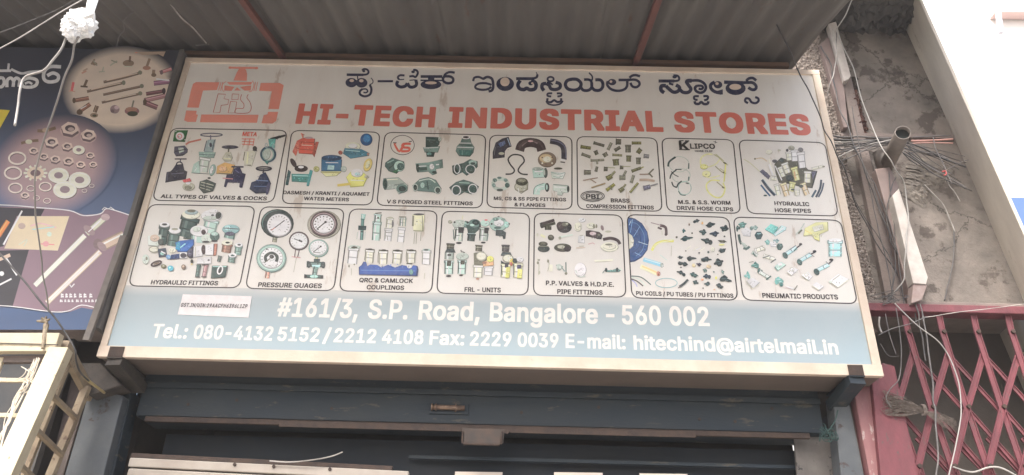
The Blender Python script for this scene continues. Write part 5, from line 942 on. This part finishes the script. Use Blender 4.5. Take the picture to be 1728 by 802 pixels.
# frame bar and paper slips hanging behind
m = MB(); p0, p1 = at(690, 768, .37), at(1400, 790, .37); p1.z = p0.z; m.prism([p0, p1, p1 + dz * .016, p0 + dz * .016], (0, .02, 0)); tag(obj('shutter_rail', m, m_hood), 'dark blue rail across the opening below the shutter', 'rail')
for i, (x0, x1, y_, lab) in enumerate(((768, 848, 796, 'pale paper slip pinned under the blue rail, directly below the hasp'), (935, 1017, 797, 'pale paper slip pinned under the blue rail, middle one of the three slips'), (1079, 1160, 799, 'pale paper slip pinned under the blue rail, rightmost of the three slips'))):
    a, b = at(x0, y_, .355), at(x1, y_ + 1, .355); m = MB(); m.prism([a, b, b + dz * .2, a + dz * .2], (0, .002, 0)); tag(obj('paper_slip', m, mat('slip_paper', (.60, .52, .46), .8)), lab, 'paper', 'paper slips under the shutter')

# frames at both sides
def slab(name, pts, y0, dep, mt, parent=None, bevel=.004):
    m = MB(); m.prism([at(x, y, y0) for x, y in pts], (0, dep, 0)); return obj(name, m, mt, parent, bevel=bevel)
lp = thing('left_door_jamb', tuple(at(170, 780, .22)), 'faded blue grey door jamb at the left of the shutter', 'door jamb')
slab('jamb_board', ((152, 655), (208, 668), (160, 860), (95, 850)), .18, .1, m_blue, lp)
slab('jamb_edge', ((205, 655), (222, 660), (178, 860), (163, 858)), .24, .1, m_hood, lp)
slab('jamb_board', ((120, 640), (150, 655), (92, 850), (70, 850)), .24, .1, m_post, lp)
rp = thing('right_door_jamb', tuple(at(1420, 780, .22)), 'faded blue grey door jamb between the shutter and the pink column', 'door jamb')
slab('jamb_board', ((1405, 668), (1432, 672), (1470, 860), (1425, 855)), .2, .1, m_blue, rp)
slab('jamb_edge', ((1430, 655), (1444, 655), (1482, 860), (1466, 860)), .23, .1, m_post, rp)
slab('inner_panel', ((1340, 736), (1404, 738), (1424, 860), (1350, 860)), .3, .02, mat('chipped_panel', (.14, .13, .12), .8, c2=(.09, .08, .075), scale=10, c3=(.02, .02, .02), s3=16, thr=.58), rp)
m = MB()
for i in range(16):
    p = at(1398 + rnd.uniform(-7, 8), 733 + rnd.uniform(-10, 12), .17); m.tube([p + Vector((rnd.uniform(-.03, .03), rnd.uniform(-.01, .01), rnd.uniform(-.03, .03))) for _ in range(4)], .0018, 5)
m.tube([at(1402, 722, .17), at(1410, 708, .17), at(1414, 692, .17)], .003, 5)
tag(obj('knotted_cord', m, m_green), 'small knotted green cord hanging at the top of the right jamb', 'cord')

# pink column
pc = thing('pink_column', tuple(at(1490, 720, .14)), 'chipped pink painted steel column right of the shutter', 'column')
slab('column_face', ((1490, 612), (1510, 618), (1566, 880), (1494, 880), (1470, 630)), .14, .1, m_pink, pc)
slab('column_flange', ((1440, 655), (1474, 634), (1530, 880), (1482, 880)), .17, .08, mat('pink_worn', (.28, .14, .14), .65, c2=(.22, .09, .10), scale=10, c3=(.40, .32, .30), s3=18, thr=.58, bump=.3, stretch=(1.6, 1.6, .5)), pc)

# collapsible gate
YG = .17
gt = thing('collapsible_gate', (2.4, YG, 0), 'pink collapsible lattice gate below the grey wall', 'gate')
slabz0, slabz1 = at(1600, 531, YG).z, at(1600, 518, YG).z
m = MB(); m.box((1.90, YG - .03, slabz0), (3.2, YG + .05, slabz1)); obj('top_rail', m, m_pink, gt, bevel=.004)
m = MB(); m.box((1.90, YG + .055, slabz1 - .01), (3.2, .30, slabz1 + .055)); tag(obj('concrete_ledge', m, m_post, bevel=.006), 'thin dark cement ledge along the top of the pink gate rail', 'ledge')
def gstrip(nm, p, q, off, w=.028):
    if min(p[0], q[0]) < 1492: return
    m = MB(); A, B = at(p[0], p[1], YG + off), at(q[0], q[1], YG + off); m.bar(A, B, w, .003)
    r_ = (B - A).cross(Vector((0, -1, 0))).normalized() * (w / 2 - .002); f_ = Vector((0, -.004, 0))
    m.bar(A + r_ + f_, B + r_ + f_, .004, .007); m.bar(A - r_ + f_, B - r_ + f_, .004, .007); obj(nm, m, m_pink, gt)
for i in range(-1, 5):
    o_ = 59.4 * i
    gstrip('picket', (1526 + 58 * i, 533), (1533 + 58 * i, 565), -.004, .03)
    gstrip('lattice_strip', (1531 + 58 * i, 556), (1573 + o_, 695), -.012, .030)
    gstrip('lattice_strip', (1570 + o_, 698), (1600 + o_, 596), -.004, .028)
    gstrip('lattice_strip', (1545 + o_, 604), (1640 + o_, 708), .010, .022)
    gstrip('lattice_strip', (1572 + o_, 690), (1610 + o_, 800), -.006, .030)
    gstrip('lattice_strip', (1632 + o_, 690), (1605 + o_, 800), -.013, .030)
    gstrip('lattice_strip', (1572 + o_, 690), (1668 + o_, 800), .010, .022)
    gstrip('lattice_strip', (1608 + o_, 785), (1650 + o_, 900), -.006, .030)
    gstrip('lattice_strip', (1668 + o_, 785), (1640 + o_, 900), -.013, .030)
    gstrip('lattice_strip', (1486 + o_, 740), (1556 + o_, 812), .016, .020)
    for px_, py_ in ((1532 + 58 * i, 562), (1572 + o_, 688), (1608 + o_, 788)):
        p = at(px_, py_, YG); m = MB(); m.tube([p + Vector((0, -.026, 0)), p + Vector((0, .012, 0))], .010, 10, False); obj('rivet', m, m_rust, gt)
m = MB()
for i in range(90):
    a = at(1558 + rnd.uniform(-3, 3), 692 + rnd.uniform(-4, 4), .12); b = at(1500 + rnd.uniform(-6, 10), 678 + rnd.uniform(-12, 24), .13)
    c = (a + b) / 2 + Vector((0, rnd.uniform(-.02, .02), rnd.uniform(-.02, .02))); m.tube([a, c, b] if i % 5 else [a, c, b, b + Vector((-.01, 0, .02)), c + Vector((0, 0, .02))], .0011, 4)
for i in range(50):
    a = at(1560, 695, .12); b = at(1605 + rnd.uniform(-14, 10), 712 + rnd.uniform(-8, 16), .13); m.tube([a, (a + b) / 2 + Vector((0, 0, rnd.uniform(-.015, .02))), b], .0011, 4)
for i in range(4): p = at(1556 + i * 1.5, 692, .115); m.tube([p + Vector((.004 * math.cos(t), -.012 * math.cos(t), .026 * math.sin(t))) for t in [j * .7 for j in range(10)]], .002, 4)
tag(obj('cord_bundle', m, m_straw), 'tied bundle of dry brown cords hooked on the pink gate', 'cord bundle')
m = MB(); m.tube([at(1608, 788, .13), at(1640, 797, .13), at(1668, 789, .13), at(1690, 790, .13), at(1715, 803, .13)], .004, 6); tag(obj('gate_wire', m, m_ww), 'grey white wire looped low across the lattice gate', 'wire')

# ================================================================== WINDOW GRILLE at the lower left
gr = thing('window_cage', tuple(at(60, 700, -.2)), 'cream painted steel window cage standing out at the lower left', 'window grille')
def gbar(nm, a, b, w, d, mt=m_cream, up=(0, -1, 0)):
    m = MB(); m.bar(a, b, w, d, up); return obj(nm, m, mt, gr, bevel=.002)
m_cr2 = mat('darker_cream', (.36, .29, .20), .6, c2=(.24, .18, .12), scale=9, c3=(.14, .09, .06), s3=24, thr=.6, bump=.3)  # darker, browner cream for the bars of the side face
TL, PT, PB = at(-60, 576, -.30), at(92, 580, -.30), at(-52, 880, -.37)
gbar('frame_rail', at(-80, 580, -.30), at(100, 580, -.30), .085, .04)
gbar('corner_post', at(103, 590, -.30), at(-28, 880, -.40), .085, .05)
for y_ in (643, 702, 765, 830): gbar('cross_bar', at(-60, y_ - 2, -.29), at(62 - (y_ - 643) * .42, y_, -.29), .018, .018)
gbar('frame_rail', at(-80, 609, -.26), at(80, 607, -.26), .03, .03, m_post)
gbar('cross_bar', at(2, 604, -.27), at(-14, 650, -.27), .03, .016)
# side face going back to the wall
gbar('side_bar', at(118, 607, -.16), at(38, 810, -.16), .022, .02, m_cr2)
gbar('side_rail', at(108, 584, -.26), at(152, 668, .16), .06, .03, m_cr2, up=(1, 0, 0))
gbar('side_bar', at(147, 652, .05), at(80, 815, .05), .034, .03, m_cr2)
for (xa, ya), (xb, yb) in (((84, 664), (127, 705)), ((60, 725), (104, 768)), ((33, 785), (76, 826))): gbar('side_rung', at(xa, ya, -.28), at(xb, yb, .04), .024, .018, m_cr2, up=(0, 0, 1))
m = MB()
for i in range(9):
    t = [(62, 608), (48, 640), (30, 672), (14, 706), (0, 745), (-6, 790)]
    m.tube([at(x + rnd.uniform(-6, 6), y + rnd.uniform(-5, 5), -.33) for x, y in t], .0022, 5)
for i in range(7):
    x, y = 45 + rnd.uniform(-10, 16), 625 + rnd.uniform(-12, 20); m.tube([at(x, y, -.33), at(x + 8, y + 6, -.34), at(x + 2, y + 16, -.34), at(x - 8, y + 22, -.33)], .002, 5)
tag(obj('string_tangle', m, mat('pale_string', (.62, .56, .46), .8)), 'pale tangled string wound round the cream window cage', 'string')
m = MB(); m.tube([at(-10, 579, -.325), at(70, 581, -.325), at(98, 582, -.33)], .0025, 5); tag(obj('tie_wire', m, m_wb), 'thin dark wire tied along the cream top rail', 'wire')
# small connector on top of the cage
m = MB()
m.tube([at(78, 548, -.31), at(72, 588, -.33)], .012, 8, False, r1=.006)
for dx_, dy_ in ((-14, 1), (-6, -5), (2, -7), (8, -2), (4, 4)): m.tube([at(76, 542, -.31), at(76 + dx_, 541 + dy_, -.32)], .009, 6, False, r1=.004)
tag(obj('wire_joint', m, mat('dirty_tape', (.34, .28, .20), .7, c2=(.15, .12, .08), scale=60)), 'dirty taped wire joint on top of the cream cage', 'wire joint')
slab_ = MB(); slab_.box((-4.0, .12, 2.0), (-2.05, .16, 3.12)); tag(obj('window_opening', slab_, mat('dim_glass', (.05, .055, .06), .3, c2=(.10, .09, .08), scale=3)), 'dim dark window pane behind the cream cage', 'window')
m = MB(); P_ = [at(118, 612, .1), at(170, 612, .1), at(205, 650, .1), at(150, 668, .1)]; m.prism(P_, (0, .12, 0)); tag(obj('steel_block', m, m_grime, bevel=.006), 'dark grimy steel end plate under the left corner of the signboard', 'steel plate')

# ================================================================== RIGHT WALL FITTINGS
def vprism(name, pts, y0, dep, mt, parent=None, bevel=.003): return slab(name, pts, y0, dep, mt, parent, bevel)
tag(vprism('cement_rib', ((1420, 130), (1436, 128), (1528, 516), (1498, 516)), .262, .05, m_post), 'brown cement rib running down beside the pebble dash strip', 'wall rib')
cs = thing('upper_casing', tuple(at(1405, 100, .2)), 'broken pale cable casing below the awning corner', 'cable casing')
vprism('casing_face', ((1398, 40), (1411, 36), (1436, 128), (1432, 134), (1424, 137)), .21, .05, m_conduit, cs); vprism('casing_side', ((1385, 74), (1398, 62), (1425, 150), (1432, 215), (1424, 215)), .235, .05, m_pinkcas, cs)
lc = thing('lower_casing', tuple(at(1530, 400, .12)), 'long pale boxed cable casing slanting down from the grey pipe', 'cable casing')
vprism('casing_face', ((1506, 330), (1517, 318), (1566, 468), (1563, 480), (1541, 478)), .10, .07, m_conduit, lc)
vprism('casing_side', ((1477, 285), (1502, 282), (1517, 316), (1507, 332), (1541, 478), (1538, 506), (1530, 480)), .16, .06, m_pinkcas, lc)
vprism('casing_foot', ((1541, 479), (1565, 481), (1556, 506), (1538, 512)), .108, .06, mat('pink_foot', (.33, .27, .25), .7, c2=(.24, .17, .155), scale=20), lc)
# grey pipe stub with its dark mouth
pp = thing('grey_pipe', tuple(at(1510, 255, .2)), 'short dirty grey pipe stub with an open mouth, cables gathered round it', 'pipe')
pa, pb = at(1494, 284, .26), at(1524, 224, -.16)
ax = (pb - pa).normalized(); r_ = .040
m = MB(); m.tube([pa, pb], r_, 20, False); m.f.pop(); m.f.pop(); o = obj('pipe_wall', m, m_pipe, pp, smooth=True); s = o.modifiers.new('thick', 'SOLIDIFY'); s.thickness = .004; s.offset = -1
m = MB(); m.tube([pa + ax * .02, pa + ax * (pb - pa).length * .93], r_ * .9, 16, False); obj('shade_plug', m, m_mouth_shade, pp)  # dark plug standing in for the shade inside the open pipe
m = MB(); m.tube([at(1486, 256, .2), at(1494, 284, .22)], .045, 16, False); obj('elbow_socket', m, m_pipe, pp, smooth=True)

# wires, one object each
wr = random.Random(21)
def wire(label, pts, r, mt, y=None, name='cable', cat='cable', group=None):
    P = [at(p[0], p[1], p[2] if len(p) > 2 else y) for p in pts]; Q = []
    for i in range(len(P) - 1):
        n_ = max(1, int((P[i + 1] - P[i]).length / .07)); Q += [P[i].lerp(P[i + 1], j / n_) for j in range(n_)]
    Q.append(P[-1]); C_ = catmull(P, 6); C_ = [C_[int(i * (len(C_) - 1) / max(1, len(Q) - 1))] for i in range(len(Q))]
    am = min(.006, r * 1.6)
    Q = [q + Vector((wr.uniform(-am, am), wr.uniform(-am, am), wr.uniform(-am, am))) if 0 < i < len(Q) - 1 else q for i, q in enumerate(C_)]
    m = MB(); m.tube(Q, r * wr.uniform(.88, 1.05), 7, r1=r * wr.uniform(.8, 1.0))
    return tag(obj(name, m, mt, smooth=True), label, cat, group)
wire('thick black cable crossing the right top corner of the signboard', [(1285, -30, -.5), (1300, 18, -.4), (1350, 125, -.3), (1378, 185, -.25), (1400, 235, -.2), (1422, 280, -.1), (1448, 350, .1), (1492, 430, .2), (1530, 490, .22), (1546, 545, .14)], .0036, m_wb)
wire('pale cable swinging from the awning corner past the pipe mouth', [(1446, -15, -.1), (1428, 25, .0), (1411, 50, .1), (1425, 80, .2), (1440, 112, .2), (1452, 160, .18), (1464, 196, .12), (1490, 250, .02), (1513, 288, .04), (1530, 320, .08), (1532, 370, .08), (1529, 420, .08), (1524, 470, .1), (1505, 498, .15)], .0036, MATS['pale_grey_cable'] if 'pale_grey_cable' in MATS else mat('pale_grey_cable', (.36, .35, .33), .5))
wire('dark cable running close to the pale casing edge', [(1385, 78, .22), (1403, 115, .21), (1412, 165, .2), (1432, 220, .12), (1455, 280, .12), (1480, 340, .15), (1502, 400, .17), (1524, 450, .17), (1540, 500, .15), (1554, 560, .1), (1562, 610, .1)], .0042, m_wb)
wire('thin white cable with a kink near the casing top', [(1405, 50, .18), (1411, 85, .17), (1409, 118, .17), (1404, 135, .17), (1396, 162, .22)], .003, m_ww)
wire('grey cable hanging straight beside the kinked white one', [(1412, 48, .18), (1413, 90, .18), (1408, 112, .18)], .003, m_wg)
wire('dull cable lying over the pebble dash towards the gate', [(1418, 266, .2), (1436, 320, .2), (1462, 370, .22), (1490, 410, .22), (1508, 460, .2), (1500, 510, .18)], .0028, m_wb)
wire('thin cable dropping across the brown rib', [(1452, 262, .2), (1478, 330, .2), (1498, 382, .2), (1530, 450, .18), (1560, 540, .1)], .0028, m_wg)
for i, (a, b, c, mt, r) in enumerate(((229, 231, 233, m_wg, .006), (235, 236, 238, m_wb, .0075), (240, 239, 236, m_ww, .0035), (245, 243, 241, m_wb, .006), (252, 247, 244, m_wg, .004))):
    wire(('topmost', 'thick black', 'thin white', 'lower black', 'lowest grey')[i] + ' cable of the level bunch between signboard and pipe', [(1404, a, .2), (1450, b, .17), (1504, c, .15)], r, mt, group='cables gathered at the pipe')
for i, (pts, mt, r) in enumerate((([(1414, 266), (1450, 250), (1480, 240), (1506, 236)], m_ww, .004), ([(1418, 272), (1455, 256), (1484, 243), (1508, 238)], m_wg, .004), ([(1412, 258), (1440, 252), (1475, 238), (1500, 234)], m_wb, .003))):
    wire(('white', 'grey', 'thin black')[i] + ' cable rising aslant from the signboard edge to the pipe', pts, r, mt, y=.13, group='cables gathered at the pipe')
for i, (pts, mt, r) in enumerate((([(1540, 232), (1570, 230), (1604, 229)], m_wg, .005), ([(1538, 238), (1570, 236), (1608, 235)], m_wr, .006), ([(1535, 243), (1565, 241), (1608, 242)], m_wr, .004),
    ([(1528, 240), (1560, 252), (1590, 268), (1616, 276), (1630, 282)], m_wb, .006), ([(1528, 244), (1556, 256), (1585, 262), (1605, 272), (1625, 280)], m_wg, .005), ([(1526, 250), (1555, 256), (1582, 262), (1600, 268)], m_wg, .005),
    ([(1526, 254), (1560, 275), (1595, 297), (1632, 318)], m_wg, .005), ([(1524, 258), (1556, 280), (1590, 300), (1640, 322)], m_wb, .004), ([(1522, 256), (1536, 268), (1548, 278)], m_wb, .004), ([(1600, 286), (1622, 274), (1634, 270)], m_wg, .003))):
    wire(('grey cable, highest of the right bunch', 'pink cable level with the pipe mouth', 'thin pink cable under the thicker pink one', 'black cable bending down right of the pipe', 'grey cable beside the bending black one', 'short grey cable ending beside the bend', 'grey cable dropping straight to the fin wall', 'lowest black cable reaching the fin wall', 'very short black stub under the pipe', 'thin grey cable stub by the red tie')[i], pts, r, mt, y=.16, group='cables gathered at the pipe')
wire('small red tie knotted round the right cables', [(1590, 290), (1595, 288), (1598, 294), (1593, 296)], .0038, mat('red_tie', (.5, .10, .10), .6), y=.14, name='cable_tie', cat='tie')
wire('dark drooping cable beside the red tie', [(1575, 232), (1580, 250), (1592, 278), (1600, 296), (1606, 310)], .003, m_wg, y=.14)
wire('short bright wire end curling off the grey wall', [(1560, 312), (1572, 326), (1592, 346), (1604, 370), (1612, 392)], .0042, m_ww, y=.27)
wire('dark wire hanging straight down the grey wall', [(1609, 380), (1609, 420), (1605, 455), (1598, 480), (1594, 508)], .004, m_wb, y=.28)
wire('thin bright wire from the red tie to the pink stain', [(1596, 298), (1602, 312), (1612, 326), (1620, 340)], .003, m_ww, y=.25)
wire('white cable falling down the front of the pink gate', [(1510, 512, .12), (1530, 532, .1), (1560, 560, .08), (1588, 584, .08), (1606, 610, .08), (1616, 640, .08), (1622, 680, .07), (1622, 710, .06), (1614, 750, .06), (1600, 802, .06), (1590, 850, .06)], .0030, mat('pale_grey_cable', (.27, .265, .25), .5))
wire('grey cable hanging beside the tied cord bundle', [(1556, 525, .1), (1566, 580, .1), (1574, 650, .1), (1578, 700, .1), (1582, 760, .09), (1580, 850, .09)], .0045, m_wg)
wire('thin pale cable looping to the pink column', [(1512, 520, .12), (1518, 560, .12), (1520, 600, .12), (1518, 640, .12), (1505, 655, .1), (1496, 672, .1), (1504, 688, .1)], .0026, m_wg)
wire('short white cable end beside the signboard', [(1484, 535, .1), (1483, 550, .1), (1488, 562, .1)], .005, m_ww)
wire('thin grey cable running level from the sign to the gate', [(1482, 566, .1), (1505, 555, .1), (1535, 546, .1), (1560, 536, .1)], .003, m_wg)
wire('thin wire strung along the pink top rail', [(1556, 536, .12), (1600, 530, .12), (1660, 522, .12), (1730, 513, .12)], .0022, m_ww)
wire('thin grey cable with an angular bend beside the signboard', [(1494, 530, .12), (1502, 565, .12), (1512, 598, .12)], .0026, m_wg)
wire('thin wire crossing the lattice from upper left', [(1486, 580, .14), (1500, 600, .14), (1516, 601, .14)], .002, m_wg)
m = MB()
for i in range(14):
    x, y = 1505 + rnd.uniform(-8, 8), 500 + rnd.uniform(-5, 6); m.tube([at(x, y, .13), at(x + rnd.uniform(-22, 24), y + rnd.uniform(-8, 10), .12), at(x + rnd.uniform(-30, 26), y + rnd.uniform(-6, 18), .12)], .002, 5)
tag(obj('wire_knot', m, m_wb), 'knot of thin dark wires above the pink rail', 'wire knot')

for i in range(12):
    y0 = 232 + (i % 6) * 7 + wr.uniform(-2, 2); x1 = 1500 + wr.uniform(-12, 16)
    if i < 6: pts = [(1404 + wr.uniform(0, 8), y0, .2), (1450 + wr.uniform(-8, 8), 246 + wr.uniform(-8, 12), .17), (x1, 240 + wr.uniform(-4, 6), .14)]
    else: pts = [(1532, 245 + wr.uniform(-6, 14), .15), (1568 + wr.uniform(-6, 8), 250 + (i - 6) * 6, .18), (1612 + wr.uniform(-14, 22), 264 + (i - 6) * 11, .2)]
    wire(('highest', 'second highest', 'third highest', 'third lowest', 'second lowest', 'lowest')[i % 6] + (' thin dark cable between the signboard edge and the grey pipe' if i < 6 else ' thin dark cable fanning out right of the grey pipe'), pts, .0026, m_wb if i % 3 else m_wg, group='thin cables left of the pipe' if i < 6 else 'thin cables right of the pipe')
for i, pts in enumerate(([(1470, 300), (1492, 350), (1512, 410), (1520, 470), (1528, 530)], [(1438, 180), (1452, 260), (1470, 330), (1486, 400), (1502, 470), (1514, 528)], [(1500, 290), (1506, 350), (1512, 420), (1508, 480), (1500, 520)], [(1512, 300), (1500, 330), (1498, 380), (1512, 420)])):
    wire(('dark cable falling along the right side of the brown rib', 'dark cable falling from the upper casing past the pebble dash', 'dark cable falling straight beneath the grey pipe', 'short dark cable bowed out under the grey pipe')[i], pts, .0028, m_wb, y=.15)
# left side wires
wire('taut thin white line crossing the upper left corner', [(-30, 100, -1.5), (70, 42, -1.5), (175, -22, -1.5)], .0021, m_ww)
wire('faint grey line above the taut white one', [(-30, 66, -1.0), (60, 32, -1.0), (150, -12, -1.0)], .0022, m_wg)
wire('thick white cord drooping from the plastic bundle', [(114, 55, -1.5), (103, 78, -1.5), (90, 100, -1.48), (72, 120, -1.46), (45, 130, -1.45), (34, 150, -1.45), (30, 180, -1.44), (25, 212, -1.44)], .0042, m_ww)
wire('grey cord falling from the plastic bundle to the cage', [(133, 62, -1.5), (122, 95, -1.45), (104, 145, -1.35), (84, 205, -1.2), (68, 255, -1.05), (59, 320, -.9), (60, 370, -.75), (70, 430, -.6), (75, 480, -.5), (82, 525, -.38)], .0036, mat('half_white_cable', (.34, .32, .30), .5, c2=(.10, .10, .09), scale=1.2))
wire('black cable from the left edge down to the door jamb', [(-20, 405, -.4), (20, 448, -.4), (60, 498, -.38), (90, 535, -.36), (115, 570, -.33), (126, 600, -.3), (134, 626, -.2), (150, 643, -.1)], .0042, m_wb)
wire('yellowish stiff cable end at the left jamb', [(140, 634, -.12), (155, 648, -.05), (176, 663, .1)], .0065, m_wy)
wire('slim pale rod slanting under the awning', [(268, -10, -.5), (300, 20, -.4), (348, 73, -.12)], .0045, m_ww, name='stay_rod', cat='rod')
m = MB(); m.tube([at(330, 77, -.1), at(352, 75, -.1)], .004, 6, False); tag(obj('rod_hook', m, m_wg), 'tiny pale hook at the end of the slanting rod', 'hook')
wire('thin bent wire under the awning left of the rod', [(252, -5, -.45), (230, 18, -.4), (208, 36, -.35), (210, 50, -.3), (203, 62, -.28), (197, 80, -.25)], .0026, m_wg)
# crumpled plastic bundle
m = MB(); rr = random.Random(11)
c0 = at(133, 43, -1.5); NU, NV_ = 48, 32
def Pb(u, v):
    t, f = 2 * math.pi * u, math.pi * v
    d_ = Vector((math.sin(f) * math.cos(t), math.sin(f) * math.sin(t), math.cos(f))); k_ = 1 + .35 * mnoise.noise(d_ * 1.6 + Vector((3, 1, 7))) + .30 * abs(mnoise.noise(d_ * 4.2)) - .22 * abs(mnoise.noise(d_ * 7.5 + Vector((5, 5, 5))))
    return c0 + Vector((.052 * k_ * math.sin(f) * math.cos(t), .045 * k_ * math.sin(f) * math.sin(t), .055 * k_ * math.cos(f)))
m.grid(Pb, NU, NV_)
pl = thing('plastic_bundle', tuple(c0), 'bright white crumpled plastic wrapped round a cable joint at the upper left', 'plastic wrap')
obj('wrap', m, m_plastic, pl)
m = MB()
for i in range(5): m.tube([at(146 + i * 2.5, 24, -1.5), at(148 + i * 3.4, 8, -1.5), at(152 + i * 4, -12, -1.5)], .004, 6)
for i in range(5): m.tube([at(140 + i * 4, 30, -1.54), at(150 + i * 2, 26 - i, -1.55), at(155 + i, 22 + i * 4, -1.53)], .005, 5)
obj('twisted_neck', m, m_plastic, pl)

# ================================================================== beyond the fin: a sunlit building
nb = thing('neighbour_building', (9, 5, 0), 'pale sunlit building beyond the fin wall, almost white in the glare', 'building')
m = MB(); m.box((4.4, 4.2, 0), (22, 12, 22)); obj('wall', m, m_bwall, nb)
def far(px, py, y=4.15): return at(px, py, y)
m = MB(); a, b = far(1664, 4), far(1740, 30); m.box((a.x, 4.05, b.z), (b.x + 1, 4.19, a.z)); obj('pink_panel', m, m_bpink, nb)
m = MB(); a, b = far(1672, -10), far(1682, 65); m.bar(a + Vector((0, -.1, 0)), b + Vector((0, -.1, 0)), .05, .05); obj('downpipe', m, mat('far_grey', (.5, .5, .55), .6), nb)
m = MB(); a, b = far(1694, 345), far(1760, 402); m.box((a.x, 4.0, b.z - .4), (b.x + 1, 4.19, a.z)); obj('blue_panel', m, m_bblue, nb)

# ================================================================== thin haze volume, added to lift the dark tones
hz = MB(); hz.box((-16, -16, -1), (26, 14, 24))
hm = bpy.data.materials.new('air'); hm.use_nodes = True; hn = hm.node_tree; hn.nodes.remove(hn.nodes['Principled BSDF'])
pv = hn.nodes.new('ShaderNodeVolumePrincipled'); pv.inputs['Density'].default_value = .0045; pv.inputs['Color'].default_value = (.93, .94, .95, 1); pv.inputs['Anisotropy'].default_value = .2
hn.links.new(pv.outputs[0], hn.nodes['Material Output'].inputs['Volume'])
obj('haze', hz, hm, kind='stuff')
